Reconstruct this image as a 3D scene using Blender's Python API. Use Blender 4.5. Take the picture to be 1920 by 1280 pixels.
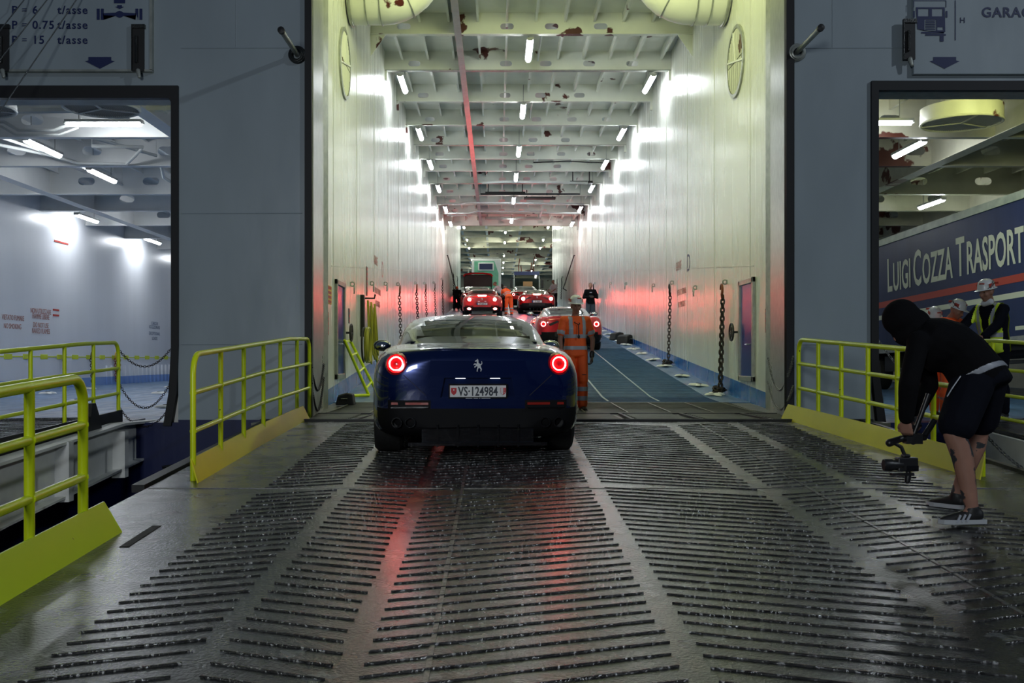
import bpy, bmesh, math, random
from mathutils import Vector, Matrix, Euler
from mathutils.bvhtree import BVHTree
for o in list(bpy.data.objects): bpy.data.objects.remove(o, do_unlink=True)
SC = bpy.context.scene
COL = SC.collection
rnd = random.Random(7)
PI = math.pi
V = Vector

# ---------------------------------------------------------------- camera
CZ = 1.42          # eye height above the ramp foot
FP = 1900.0        # focal length in pixels of the 1920 px wide frame
cam_data = bpy.data.cameras.new('camera'); cam = bpy.data.objects.new('camera', cam_data); COL.objects.link(cam)
cam.location = (0, 0, CZ); cam.rotation_euler = (PI/2, 0, 0)
cam_data.sensor_width = 36; cam_data.lens = FP/1920*36
cam_data.shift_x = (960-932)/1920; cam_data.shift_y = (675-640)/1920
cam_data.clip_end = 400
SC.camera = cam
# ---------------------------------------------------------------- world, exposure
w = bpy.data.worlds.new('night'); SC.world = w; w.use_nodes = True
w.node_tree.nodes['Background'].inputs[0].default_value = (0.10, 0.16, 0.28, 1)
w.node_tree.nodes['Background'].inputs[1].default_value = 0.10
SC.view_settings.view_transform = 'Standard'; SC.view_settings.look = 'None'
SC.view_settings.gamma = 1; SC.view_settings.use_curve_mapping = False
SC.view_settings.exposure = 0.86
SC.cycles.use_denoising = True
SC.cycles.max_bounces = 7; SC.cycles.diffuse_bounces = 4; SC.cycles.glossy_bounces = 4
SC.cycles.transmission_bounces = 4; SC.cycles.transparent_max_bounces = 6
SC.cycles.caustics_reflective = False; SC.cycles.caustics_refractive = False
SC.cycles.sample_clamp_indirect = 4.0
SC.cycles.use_light_tree = True

def lamp(kind, name, loc, target, power, col, **kw):
    d = bpy.data.lights.new(name, kind); d.energy = power; d.color = col
    for k, v in kw.items(): setattr(d, k, v)
    o = bpy.data.objects.new(name, d); COL.objects.link(o); o.location = loc
    if target is not None:
        o.rotation_euler = (V(target)-V(loc)).to_track_quat('-Z', 'Y').to_euler()
    return o
# quay floodlight high on the right, it throws the raking shadows on the stern
lamp('SPOT', 'quay_floodlight', (19, -2.5, 13.7), (1, 13, 2.0), 1700, (0.80, 0.90, 1.0), spot_size=1.3, spot_blend=.6, shadow_soft_size=.25)
# cool fill light added behind the camera to brighten stern, ramp and railings
lamp('AREA', 'rear_fill_light', (-3, -6, 3.6), (-2.5, 12, .8), 270, (0.90, 0.96, 1.0), size=2.0)
# yellow-green discharge lamps just inside the stern doors
lamp('AREA', 'entrance_lamp', (0.76, 15.2, 8.8), (0.76, 21.5, 8.0), 230, (0.93, 1.0, 0.46), size=2.2)
lamp('AREA', 'garage_entrance_lamp', (7.6, 14.6, 5.6), (8.0, 18.5, 5.0), 40, (0.92, 1.0, 0.40), size=1.2)
lamp('AREA', 'garage_side_lamp', (-4.7, 14.2, 5.8), (-5.4, 17, 6.2), 4, (0.95, 1.0, 0.5), size=.6)

# ---------------------------------------------------------------- helpers
def P(px, py, d):
    """photo pixel at distance d in front of the camera -> place in the scene"""
    return V(((px-932)/FP*d, d, CZ-(py-675)/FP*d))
RP = [(-6, -.325), (12.36, .67), (15.7, .648), (18.3, .747), (82, 6.26), (140, 6.3)]
def zr(y):
    """height of the drive path (quay ramp, flaps, inner ramp, upper deck)"""
    for (a, za), (b, zb) in zip(RP, RP[1:]):
        if y <= b: return za+(zb-za)*(y-a)/(b-a)
    return RP[-1][1]
def bake(mesh_or_curve, name, mods=()):
    o = bpy.data.objects.new(name, mesh_or_curve); COL.objects.link(o)
    for t, kw in mods:
        m = o.modifiers.new(t, t)
        for k, v in kw.items(): setattr(m, k, v)
    dg = bpy.context.evaluated_depsgraph_get(); dg.update()
    me = bpy.data.meshes.new_from_object(o.evaluated_get(dg), depsgraph=dg)
    bpy.data.objects.remove(o, do_unlink=True)
    return me
def link(name, me, mat=None, parent=None, smooth=False):
    o = bpy.data.objects.new(name, me); COL.objects.link(o)
    if mat is not None:
        me.materials.clear()
        for m in (mat if isinstance(mat, (list, tuple)) else [mat]): me.materials.append(m)
    if smooth:
        for p in me.polygons: p.use_smooth = True
        try: me.set_sharp_from_angle(angle=math.radians(38))
        except Exception: pass
    if parent is not None:
        o.parent = parent
        o.matrix_parent_inverse = wm(parent).inverted()
    return o
def wm(o):
    m = o.matrix_basis.copy()
    if o.parent is not None: m = wm(o.parent) @ o.matrix_parent_inverse @ m
    return m
def tag(o, label=None, cat=None, group=None, kind=None):
    if label: o['label'] = label
    if cat: o['category'] = cat
    if group: o['group'] = group
    if kind: o['kind'] = kind
    return o
def thing(name, label, cat, loc=(0, 0, 0), rz=0, group=None):
    o = bpy.data.objects.new(name, None); COL.objects.link(o)
    o.location = loc; o.rotation_euler = (0, 0, rz); o.empty_display_size = .2
    return tag(o, label, cat, group)
def copy_tree(o, parent=None):
    c = o.copy(); COL.objects.link(c)
    if parent is not None: c.parent = parent
    for ch in [x for x in bpy.data.objects if x.parent == o]: copy_tree(ch, c)
    return c
ORD = ['first', 'second', 'third', 'fourth', 'fifth', 'sixth', 'seventh', 'eighth', 'ninth', 'tenth', 'eleventh', 'twelfth', 'thirteenth', 'fourteenth', 'fifteenth', 'sixteenth', 'seventeenth', 'eighteenth']

class MB:
    """collects shapes in one bmesh"""
    def __init__(s): s.bm = bmesh.new()
    def box(s, x0, x1, y0, y1, z0, z1, m=None):
        vs = [s.bm.verts.new(p) for p in ((x0, y0, z0), (x1, y0, z0), (x1, y1, z0), (x0, y1, z0), (x0, y0, z1), (x1, y0, z1), (x1, y1, z1), (x0, y1, z1))]
        for f in ((0, 3, 2, 1), (4, 5, 6, 7), (0, 1, 5, 4), (1, 2, 6, 5), (2, 3, 7, 6), (3, 0, 4, 7)): s.bm.faces.new([vs[i] for i in f])
        if m is not None:
            for v in vs: v.co = m @ v.co
        return s
    def obox(s, a, b, w, h, up=(0, 0, 1)):
        """box along a-b, w wide, h high"""
        a, b = V(a), V(b); d = (b-a); L = d.length; d.normalize()
        r = d.cross(V(up)).normalized(); u = r.cross(d)
        m = Matrix((r, d, u)).transposed().to_4x4(); m.translation = a
        return s.box(-w/2, w/2, 0, L, -h/2, h/2, m)
    def prism(s, poly, a, b, axis='z'):
        """extrude a 2D polygon between a and b along an axis; poly is (x,y) for z, (x,z) for y, (y,z) for x"""
        def mk(p, t):
            if axis == 'z': return (p[0], p[1], t)
            if axis == 'y': return (p[0], t, p[1])
            return (t, p[0], p[1])
        A = [s.bm.verts.new(mk(p, a)) for p in poly]; B = [s.bm.verts.new(mk(p, b)) for p in poly]
        s.bm.faces.new(A); s.bm.faces.new(B[::-1])
        n = len(poly)
        for i in range(n): s.bm.faces.new((A[i], B[i], B[(i+1) % n], A[(i+1) % n]))
        return s
    def tube(s, pts, r, seg=10, caps=True):
        pts = [V(p) for p in pts]; rings = []
        rs = r if isinstance(r, (list, tuple)) else [r]*len(pts)
        up = V((0, 0, 1))
        d0 = (pts[1]-pts[0]).normalized()
        if abs(d0.dot(up)) > .9: up = V((1, 0, 0))
        for i, p in enumerate(pts):
            if i == 0: d = (pts[1]-p)
            elif i == len(pts)-1: d = p-pts[i-1]
            else: d = (p-pts[i-1]).normalized()+(pts[i+1]-p).normalized()
            d.normalize()
            a = d.cross(up)
            if a.length < 1e-4: a = d.cross(V((0, 1, 0)))
            a.normalize(); b = a.cross(d).normalized(); up = b
            rings.append([s.bm.verts.new(p+rs[i]*(math.cos(t)*a+math.sin(t)*b)) for t in [2*PI*k/seg for k in range(seg)]])
        for A, B in zip(rings, rings[1:]):
            for k in range(seg): s.bm.faces.new((A[k], A[(k+1) % seg], B[(k+1) % seg], B[k]))
        if caps:
            s.bm.faces.new(rings[0][::-1]); s.bm.faces.new(rings[-1])
        return s
    def lathe(s, prof, c, ax='z', seg=24, close=False):
        """prof list of (r, h) around an axis through c"""
        c = V(c); rings = []
        for r, h in prof:
            ring = []
            for k in range(seg):
                t = 2*PI*k/seg; x, y = r*math.cos(t), r*math.sin(t)
                p = {'z': (x, y, h), 'y': (x, h, y), 'x': (h, x, y)}[ax]
                ring.append(s.bm.verts.new(c+V(p)))
            rings.append(ring)
        prs = list(zip(rings, rings[1:]))
        if close: prs.append((rings[-1], rings[0]))
        for A, B in prs:
            for k in range(seg): s.bm.faces.new((A[k], A[(k+1) % seg], B[(k+1) % seg], B[k]))
        if not close:
            if prof[0][0] > 1e-5: s.bm.faces.new(rings[0][::-1])
            if prof[-1][0] > 1e-5: s.bm.faces.new(rings[-1])
        return s
    def torus(s, c, R, r, n=(0, 1, 0), seg=32, rs=8):
        c = V(c); n = V(n).normalized(); a = n.orthogonal().normalized(); b = n.cross(a); rings = []
        for i in range(seg):
            t = 2*PI*i/seg; d = math.cos(t)*a+math.sin(t)*b
            rings.append([s.bm.verts.new(c+R*d+r*(math.cos(u)*d+math.sin(u)*n)) for u in [2*PI*k/rs for k in range(rs)]])
        for i in range(seg):
            A, B = rings[i], rings[(i+1) % seg]
            for k in range(rs): s.bm.faces.new((A[k], A[(k+1) % rs], B[(k+1) % rs], B[k]))
        return s
    def ell(s, c, rad, rot=None, seg=16):
        m = Matrix.Translation(V(c)) @ (rot.to_4x4() if rot is not None else Matrix.Identity(4)) @ Matrix.Diagonal((*rad, 1))
        bmesh.ops.create_uvsphere(s.bm, u_segments=seg, v_segments=max(8, seg*2//3), radius=1, matrix=m); return s
    def cap(s, a, ra, b, rb, seg=12):
        """tapered capsule"""
        a, b = V(a), V(b); d = b-a
        if d.length < 1e-5: return s.ell(a, (ra, ra, ra))
        d.normalize(); pts = []; rr = []
        for t in (-1, -.9, -.62, -.3): pts.append(a+d*t*ra); rr.append(ra*math.sqrt(max(1e-4, 1-t*t)))
        pts.append(a); rr.append(ra); pts.append(b); rr.append(rb)
        for t in (.3, .62, .9, 1): pts.append(b+d*t*rb); rr.append(rb*math.sqrt(max(1e-4, 1-t*t)))
        return s.tube(pts, rr, seg)
    def quad(s, a, b, c, d):
        s.bm.faces.new([s.bm.verts.new(p) for p in (a, b, c, d)]); return s
    def build(s, name, mat=None, parent=None, smooth=False, bevel=0):
        bmesh.ops.recalc_face_normals(s.bm, faces=s.bm.faces[:])
        me = bpy.data.meshes.new(name); s.bm.to_mesh(me); s.bm.free()
        if bevel: me = bake(me, name, [('BEVEL', dict(width=bevel, segments=2, limit_method='ANGLE'))])
        return link(name, me, mat, parent, smooth)
def fill2d(polys, ext, name='f'):
    """filled 2D outline with holes, thickness ext*2, in its own xy plane"""
    cu = bpy.data.curves.new(name, 'CURVE'); cu.dimensions = '2D'; cu.fill_mode = 'BOTH'; cu.extrude = ext
    for p in polys:
        sp = cu.splines.new('POLY'); sp.points.add(len(p)-1)
        for i, q in enumerate(p): sp.points[i].co = (q[0], q[1], 0, 1)
        sp.use_cyclic_u = True
    me = bake(cu, name)
    return me
def basis(origin, right, up):
    r = V(right).normalized(); u = V(up); u = (u-r*u.dot(r)).normalized(); n = r.cross(u)
    m = Matrix((r, u, n)).transposed().to_4x4(); m.translation = V(origin); return m
def text(name, body, size, origin, right, up, mat, parent=None, align='CENTER', ext=.002, sx=1.0, space=1.0, bold=0, shear=0):
    cu = bpy.data.curves.new(name, 'FONT'); cu.body = body; cu.size = size; cu.align_x = align; cu.extrude = ext
    cu.space_character = space; cu.offset = bold; cu.resolution_u = 3
    me = bake(cu, name)
    me.transform(basis(origin, right, up) @ Matrix.Diagonal((sx, 1, 1, 1)))
    return link(name, me, mat, parent)
def flat(name, polys, origin, right, up, mat, parent=None, ext=.002):
    me = fill2d(polys, ext, name); me.transform(basis(origin, right, up)); return link(name, me, mat, parent)
def stadium(cx, cz, w, h, n=6):
    r = h/2; a = w/2-r; pts = []
    for k in range(n+1): t = -PI/2+PI*k/n; pts.append((cx+a+r*math.cos(t), cz+r*math.sin(t)))
    for k in range(n+1): t = PI/2+PI*k/n; pts.append((cx-a+r*math.cos(t), cz+r*math.sin(t)))
    return pts
def rect(x0, z0, x1, z1): return [(x0, z0), (x1, z0), (x1, z1), (x0, z1)]

# ---------------------------------------------------------------- materials
def M(name, col, rough=.5, metal=0, var=0, vs=3, bump=0, bs=40, rust_or_glint=None, emis=None, es=0, coat=0, spec=None, stretch=(1, 1, 1), rvar=0, trans=0, split=None, crough=.03, bdet=4):
    m = bpy.data.materials.new(name); m.use_nodes = True; nt = m.node_tree; N = nt.nodes; L = nt.links
    b = N['Principled BSDF']; b.inputs['Roughness'].default_value = rough; b.inputs['Metallic'].default_value = metal
    if spec is not None: b.inputs['Specular IOR Level'].default_value = spec
    if coat: b.inputs['Coat Weight'].default_value = coat; b.inputs['Coat Roughness'].default_value = crough
    if trans: b.inputs['Transmission Weight'].default_value = trans
    tc = N.new('ShaderNodeTexCoord'); mp = N.new('ShaderNodeMapping'); mp.inputs['Scale'].default_value = stretch
    L.new(tc.outputs['Object'], mp.inputs[0])
    def noise(scale, detail=5, src=mp):
        n = N.new('ShaderNodeTexNoise'); n.inputs['Scale'].default_value = scale; n.inputs['Detail'].default_value = detail
        L.new(src.outputs[0], n.inputs['Vector']); return n
    def ramp(src, a, c0, bb, c1):
        r = N.new('ShaderNodeValToRGB'); e = r.color_ramp.elements; e[0].position = a; e[1].position = bb
        e[0].color = c0; e[1].color = c1; L.new(src, r.inputs[0]); return r
    n = noise(vs); lo = [max(0, c*(1-var)) for c in col]; hi = [min(1, c*(1+var)) for c in col]
    r = ramp(n.outputs[0], .3, (*lo, 1), .7, (*hi, 1)); out = r.outputs[0]
    def mix(fac, a, c):
        x = N.new('ShaderNodeMix'); x.data_type = 'RGBA'; L.new(fac, x.inputs[0]); L.new(a, x.inputs[6])
        if isinstance(c, tuple): x.inputs[7].default_value = (*c, 1)
        else: L.new(c, x.inputs[7])
        return x.outputs[2]
    if split:      # second paint below a (sloping) waterline: split=(colour, z0, slope_y, y0)
        c2, z0, sl, y0 = split
        sx = N.new('ShaderNodeSeparateXYZ'); L.new(tc.outputs['Object'], sx.inputs[0])
        m1 = N.new('ShaderNodeMath'); m1.operation = 'MULTIPLY_ADD'; m1.inputs[1].default_value = sl; m1.inputs[2].default_value = z0-sl*y0
        L.new(sx.outputs[1], m1.inputs[0])
        m2 = N.new('ShaderNodeMath'); m2.operation = 'LESS_THAN'; L.new(sx.outputs[2], m2.inputs[0]); L.new(m1.outputs[0], m2.inputs[1])
        out = mix(m2.outputs[0], out, c2)
    if rust_or_glint:       # (threshold, scale, colour), for the tread bars these patches are painted glints
        n2 = noise(rust_or_glint[1], 6); r2 = ramp(n2.outputs[0], rust_or_glint[0], (0, 0, 0, 1), rust_or_glint[0]+.012, (1, 1, 1, 1)); out = mix(r2.outputs[0], out, rust_or_glint[2])
    L.new(out, b.inputs['Base Color'])
    if rvar:
        n3 = noise(vs*2.3, 6); mr = N.new('ShaderNodeMapRange'); mr.inputs[3].default_value = max(.02, rough-rvar); mr.inputs[4].default_value = min(1, rough+rvar)
        mr.inputs[1].default_value = .3; mr.inputs[2].default_value = .7
        L.new(n3.outputs[0], mr.inputs[0]); L.new(mr.outputs[0], b.inputs['Roughness'])
    if bump:
        n4 = noise(bs, bdet); bp = N.new('ShaderNodeBump'); bp.inputs['Strength'].default_value = bump; bp.inputs['Distance'].default_value = .02
        L.new(n4.outputs[0], bp.inputs['Height']); L.new(bp.outputs[0], b.inputs['Normal'])
    if emis:
        b.inputs['Emission Color'].default_value = (*emis, 1); b.inputs['Emission Strength'].default_value = es
    return m
WALLC = (.74, .76, .70)
m_wall = M('tunnel_wall_paint', WALLC, .27, var=.03, vs=1.5, bump=.05, bs=.8, bdet=0, stretch=(2, 1.5, .10), rvar=.010, split=((.006, .13, .44), 1.01, .0752, 17.65))
m_garwall = M('garage_wall_paint', (.74, .76, .80), .30, var=.03, vs=1, bump=.10, bs=.8, bdet=0, stretch=(3, 1.5, .12), split=((.22, .35, .66), .88, 0, 0))
m_hull = M('hull_paint', (.31, .365, .395), .42, var=.09, vs=1.2, bump=.25, bs=2.2, stretch=(1, 1, .35), rvar=.08, split=((.002, .009, .07), .655, 0, 0))
m_ceil = M('ceiling_paint', (.80, .82, .74), .42, var=.07, vs=1.4, rust_or_glint=(.645, .9, (.09, .018, .014)))
m_ceilr = M('ceiling_paint_worn', (.58, .57, .44), .42, var=.14, vs=1.6, rust_or_glint=(.60, .8, (.10, .024, .014)))
m_ceill = M('ceiling_paint_clean', (.74, .75, .74), .4, var=.06, vs=1.6)
m_black = M('black_rubber', (.008, .008, .009), .6)
m_steel = M('deck_steel', (.026, .028, .026), .24, metal=.25, var=.35, vs=1.7, bump=.25, bs=60, rvar=.14, rust_or_glint=(.72, 5, (.10, .045, .02)))
m_rampst = M('ramp_steel', (.019, .019, .018), .25, metal=.15, var=.45, vs=1.4, bump=.45, bs=55, rvar=.12, coat=.42, crough=.26, rust_or_glint=(.625, 4.5, (.13, .135, .13)))
m_rib = M('ramp_rib_steel', (.07, .07, .07), .26, metal=.8, var=.5, vs=30, bump=.8, bs=120, rust_or_glint=(.58, 75, (.70, .70, .70)))  # whitish specks in the colour imitate glints along the bars
m_flap = M('flap_steel', (.15, .155, .11), .42, metal=.3, var=.3, vs=3, bump=.2, bs=40)
m_deckblue = M('deck_blue_paint', (.060, .140, .270), .38, var=.3, vs=2.5, bump=.25, bs=30, rvar=.1, stretch=(1, .3, 1))
m_yel = M('safety_yellow_paint', (.78, .92, .008), .32, var=.06, vs=3, rust_or_glint=(.715, 14, (.10, .09, .01)), bump=.08, bs=30)
m_yel2 = M('safety_yellow_kickplate', (.86, .80, .010), .4, var=.08, vs=1.3, rust_or_glint=(.74, 9, (.16, .12, .01)))
m_yelg = M('bright_kickplate', (.70, .98, .006), .42, var=.05, vs=1.3, rust_or_glint=(.76, 12, (.12, .12, .02)))
m_white = M('white_paint', (.75, .76, .72), .4, var=.05)
m_fascia = M('fascia_paint', (.72, .72, .68), .45, var=.22, vs=1.4, rust_or_glint=(.73, 2.2, (.10, .08, .05)))
m_tube = M('lamp_tube', (.9, .95, 1), .4, emis=(.90, .95, 1.0), es=34)
m_tubew = M('lamp_tube_upper_deck', (.9, .95, 1), .4, emis=(.95, .98, .88), es=130)
m_house = M('lamp_housing', (.35, .36, .34), .5)
m_pipe = M('pipe_paint', (.60, .62, .60), .4, var=.1)
m_chain = M('chain_iron', (.045, .035, .03), .5, metal=.6, var=.4, vs=25)
m_chainz = M('chain_galvanised', (.22, .23, .22), .4, metal=.8, var=.3, vs=25)
m_hookr = M('hook_rust_paint', (.22, .055, .02), .5, metal=.3, var=.4, vs=20)
m_navy = M('navy_lettering', (.008, .018, .09), .5)
m_dgrey = M('dark_lettering', (.03, .035, .05), .5)
m_redp = M('red_paint', (.45, .05, .035), .5)
m_redtxt = M('faded_red_lettering', (.42, .16, .12), .5)
m_bltxt = M('faded_blue_lettering', (.15, .20, .30), .5)
m_doorb = M('door_blue_paint', (.012, .035, .20), .25, var=.2, vs=2)
m_frame = M('door_frame_steel', (.35, .37, .33), .35, metal=.3, var=.2, vs=8)
m_dark = M('dark_steel', (.012, .012, .012), .55, var=.3, vs=5)
m_rubber = M('rubber', (.012, .012, .012), .7, bump=.2, bs=60)
m_chrome = M('chrome', (.75, .76, .78), .12, metal=1)
m_cable = M('wire_rope', (.16, .17, .17), .35, metal=.8, bump=.6, bs=90)
m_water = M('dock_water', (.002, .003, .004), .12, bump=.4, bs=1.5)
# ================================================================ THE SETTING
def struct(name, mb_or_me, mat, **k):
    o = mb_or_me.build(name, mat, **k) if isinstance(mb_or_me, MB) else link(name, mb_or_me, mat)
    return tag(o, kind='structure')
# stern hull with its three openings
hull_me = fill2d([rect(-18, -2.6, 18, 13), rect(-17, .62, -4.09, 4.91), rect(-2.46, .60, 3.79, 12.4), rect(4.80, .62, 17, 4.91)], .2)
hull_me.transform(basis((0, 13.2, 0), (1, 0, 0), (0, 0, 1)))
hull = struct('wall_stern', hull_me, m_hull)
# weld seams standing out of the plating
mb = MB()
for x0, x1, z in ((-4.05, -2.5, 5.42), (3.84, 5.2, 5.42), (-4.05, -2.5, 1.62), (3.84, 4.75, 1.62), (-4.05, -2.5, 3.3)): mb.tube([(x0, 12.998, z), (x1, 12.998, z+.004)], .006, 6)
for x in (-3.35, 4.3): mb.tube([(x, 12.999, 5.42), (x, 12.999, 9)], .004, 6)
struct('trim_1', mb, m_hull, parent=None)
# black rubber seals round the openings
def seal(name, poly, th=.10):
    me = fill2d([poly], th/2); me.transform(basis((0, 12.99-th/2+.06, 0), (1, 0, 0), (0, 0, 1))); return struct(name, me, m_black)
seal('trim_2', [(-4.17, 1.55), (-4.17, 4.72), (-4.20, 4.77), (-16, 4.77), (-16, 4.93), (-4.08, 4.93), (-4.08, 1.6), (-4.10, 1.0), (-4.17, .58), (-4.27, .58), (-4.20, 1.0)])
seal('trim_3', [(-2.46, .60), (-2.46, 12), (-2.375, 12), (-2.375, .60)])
seal('trim_4', [(3.70, .60), (3.695, 12), (3.80, 12), (3.80, .60)])
seal('trim_5', [(4.79, 1.3), (4.79, 4.99), (16, 4.99), (16, 4.87), (4.88, 4.87), (4.88, 1.3), (4.98, .58), (4.87, .58)])
# pale lining just inside the seals
mb = MB(); mb.box(-16, -4.17, 13.06, 13.45, 4.80, 4.90); mb.box(-4.172, -4.10, 13.06, 13.9, .6, 4.80)
struct('trim_6', mb, m_fascia)
mb = MB(); mb.box(4.88, 16, 13.06, 13.45, 4.88, 4.98); mb.box(4.80, 4.885, 13.06, 13.9, .6, 4.88)
struct('trim_7', mb, m_frame)
# splayed jambs of the main opening
for nm, pl in (('trim_8', [(-2.46, 13.02), (-2.375, 13.0), (-2.74, 16.0), (-2.70, 16.2), (-3.3, 16.2), (-3.3, 13.3)]), ('trim_9', [(3.79, 13.02), (3.70, 13.0), (4.26, 15.8), (4.24, 16.0), (4.7, 16.0), (4.7, 13.3)])):
    mb = MB(); mb.prism(pl, .55, 12.4, 'z'); struct(nm, mb, m_frame)
mb = MB(); mb.tube([(-2.40, 13.05, .6), (-2.40, 13.05, 11)], .035, 8); mb.tube([(3.735, 13.05, .6), (3.735, 13.05, 11)], .035, 8); struct('trim_10', mb, m_frame, smooth=True)
# tunnel walls
WL, WR = -2.78, 4.30
mb = MB(); mb.box(WL-.25, WL, 16.0, 77, 0, 13)
wall_l = struct('wall_left', mb, m_wall)
mb = MB(); mb.box(WR, WR+.25, 15.8, 79, 0, 13)
wall_r = struct('wall_right', mb, m_wall)
# vertical plate seams and a slanting weld on the walls
for side, X, s in (('left', WL, 1), ('right', WR, -1)):
    mb = MB(); y = 17.2
    while y < 76: mb.box(X-.003 if s > 0 else X-.004, X+.004 if s > 0 else X+.003, y, y+.012, zr(y)+.05, 9 if y < 54 else 12.6); y += 2.85
    mb.obox((X+s*.002, 17, 2.6+.4), (X+s*.002, 60, 6.6), .006, .012)
    mb.build('plate_seams', M('seam_paint_'+side, (.55, .56, .5), .5), wall_l if side == 'left' else wall_r)
# tunnel ceiling, with longitudinal stiffeners, cross beams with lightening holes
mb = MB(); mb.box(WL-.25, WR+.25, 13.4, 54, 9.06, 9.2); mb.box(WL-.2, WR+.2, 54, 54.2, 8.6, 12.7); mb.box(-14, 16, 54.2, 132, 12.7, 12.9); mb.box(-14, 16, 77, 77.2, 12.7, 12.8)
ceil = struct('ceiling', mb, m_ceil)
mb = MB()
x = WL+.42
while x < WR-.2:
    mb.box(x-.006, x+.006, 15.5, 53.9, 8.86, 9.06); mb.box(x-.006, x+.045, 15.5, 53.9, 8.85, 8.862); x += .64
mb.build('stiffener', m_ceil, ceil)
BY = [19.5, 22.3, 25.1, 28.1, 30.9, 33.8, 36.1, 38.4, 41.1, 44.1, 46.7, 49.7, 53.9]
for i, y in enumerate(BY):
    holes = []
    for hx in (-2.05, .22, 1.20, 2.28, 3.35):
        if hx == 3.35 and i % 2: continue
        holes.append(stadium(hx, 8.76, .30, .135))
    me = fill2d([rect(WL, 8.59, WR, 9.07)]+holes, .008)
    me.transform(basis((0, y, 0), (1, 0, 0), (0, 0, 1)))
    b = struct('ceiling_beam', me, m_ceil)
    f = MB(); f.box(WL, WR, y-.075, y+.075, 8.575, 8.592); f.build('flange', m_frame if i % 3 == 2 else m_ceil, b)
    k = MB()   # knee brackets
    k.prism([(WL, 8.59), (WL+.34, 8.59), (WL, 8.1)], y-.007, y+.007, 'y'); k.prism([(WR, 8.59), (WR-.34, 8.59), (WR, 8.1)], y-.007, y+.007, 'y')
    if i > 1: k.bm.clear(); k.box(WL, WL+.06, y-.05, y+.05, 8.35, 8.59); k.box(WR-.06, WR, y-.05, y+.05, 8.35, 8.59)
    k.build('bracket', m_ceil, b)
mb = MB(); mb.box(-.862, -.848, 15.5, 53.9, 8.6, 9.06); mb.box(-.93, -.78, 15.5, 53.9, 8.57, 8.588)
struct('ceiling_girder', mb, M('girder_paint', (.40, .41, .38), .25, var=.1))
# raised bay beyond and upper deck hall
mb = MB()
for y in (60, 66, 72, 76.5, 82.4, 86.5, 90.5, 95, 100, 104, 108, 112, 116, 120, 125): mb.box(-14, 16, y-.01, y+.01, 11.95, 12.7); mb.box(-14, 16, y-.12, y+.12, 11.93, 11.96)
struct('ceiling_beam_upper_deck', mb, m_ceilr)
mb = MB()
for X in (-2.9, -.86, 1.9, 5.2): mb.box(X-.01, X+.01, 55, 130, 12.1, 12.7); mb.box(X-.1, X+.1, 55, 130, 12.08, 12.1)
struct('ceiling_girder_upper_deck', mb, m_ceil)
mb = MB(); mb.box(-14.2, -14, 77, 132, 5, 13); mb.box(-14.2, WL-.25, 76.8, 77, 5, 13); struct('wall_upper_left', mb, m_ceilr)
mb = MB(); mb.box(16, 16.2, 79, 132, 5, 13); mb.box(WR+.25, 16.2, 78.8, 79, 5, 13); struct('wall_upper_right', mb, m_ceilr)
mb = MB(); mb.box(-14.2, 16.2, 132, 132.2, 5, 13); struct('wall_back', mb, m_ceilr)
# ---- floors
def strip(x0, x1, ys, off=0, th=.3, zf=zr):
    mb = MB(); bm = mb.bm; T = []; B = []
    for y in ys:
        T.append((bm.verts.new((x0, y, zf(y)+off)), bm.verts.new((x1, y, zf(y)+off)))); B.append((bm.verts.new((x0, y, zf(y)+off-th)), bm.verts.new((x1, y, zf(y)+off-th))))
    for i in range(len(ys)-1):
        bm.faces.new((T[i][0], T[i][1], T[i+1][1], T[i+1][0])); bm.faces.new((B[i][0], B[i+1][0], B[i+1][1], B[i][1]))
        bm.faces.new((T[i][0], T[i+1][0], B[i+1][0], B[i][0])); bm.faces.new((T[i][1], B[i][1], B[i+1][1], T[i+1][1]))
    bm.faces.new((T[0][0], B[0][0], B[0][1], T[0][1])); bm.faces.new((T[-1][0], T[-1][1], B[-1][1], B[-1][0]))
    return mb
ramp = struct('floor_ramp', strip(-2.72, 4.45, [-4, 0, 4, 8, 12.36], th=.35), m_rampst)
# herringbone anti-slip bars welded on the ramp
def bars(segs, y0, y1, step, slope, w=.008, h=.0095, gaps=(), zf=zr, curve=.0):
    mb = MB()
    for j, (xa, xb, s) in enumerate(segs):
        y = y0
        while y < y1:
            y += step*rnd.uniform(.985, 1.015)
            if any(g0 < y < g1 for g0, g1 in gaps): continue
            L = xb-xa; dy = slope*L*s
            a = V((xa+.035, y-dy/2, 0)); b = V((xb-.035+rnd.uniform(-.02, .01), y+dy/2, 0))
            if max(a.y, b.y) > y1: continue
            a.z = zf(a.y)+h*.3; b.z = zf(b.y)+h*.3
            n = max(1, int(L/.22)); prev = a
            for k in range(1, n+1):
                q = a.lerp(b, k/n); q.z = zf(q.y)+h*.3+rnd.uniform(-.0018, .0018); q.y += rnd.uniform(-.004, .004) if k < n else 0
                mb.obox(prev, q, w*rnd.uniform(.8, 1.25), h); prev = q
    return mb
SEG = [(-1.84, -1.20, 1), (-1.17, -.60, -1), (-.56, .76, 1), (.80, 2.03, -1), (2.10, 2.82, 1), (2.88, 3.5, -1)]
bars(SEG, .3, 12.3, .145, .31, gaps=((7.78, 7.95),)).build('tread_bars', m_rib, ramp)
mb = MB()
for X in (-.27, 2.42): mb.obox((X, 2, zr(2)+.002), (X, 12.3, zr(12.3)+.002), .022, .004)
for yy in (7.86,): mb.obox((-2.7, yy, zr(yy)+.001), (4.4, yy, zr(yy)+.001), .02, .004)
mb.build('weld_line', M('weld_scale', (.16, .16, .15), .4, metal=.4, var=.6, vs=40), ramp)
mb = MB(); mb.obox((-2.19, 5.95, zr(5.95)), (-2.19, 6.52, zr(6.52)), .055, .008); mb.build('slot_cover', m_rubber, ramp)
mb = MB()
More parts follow.
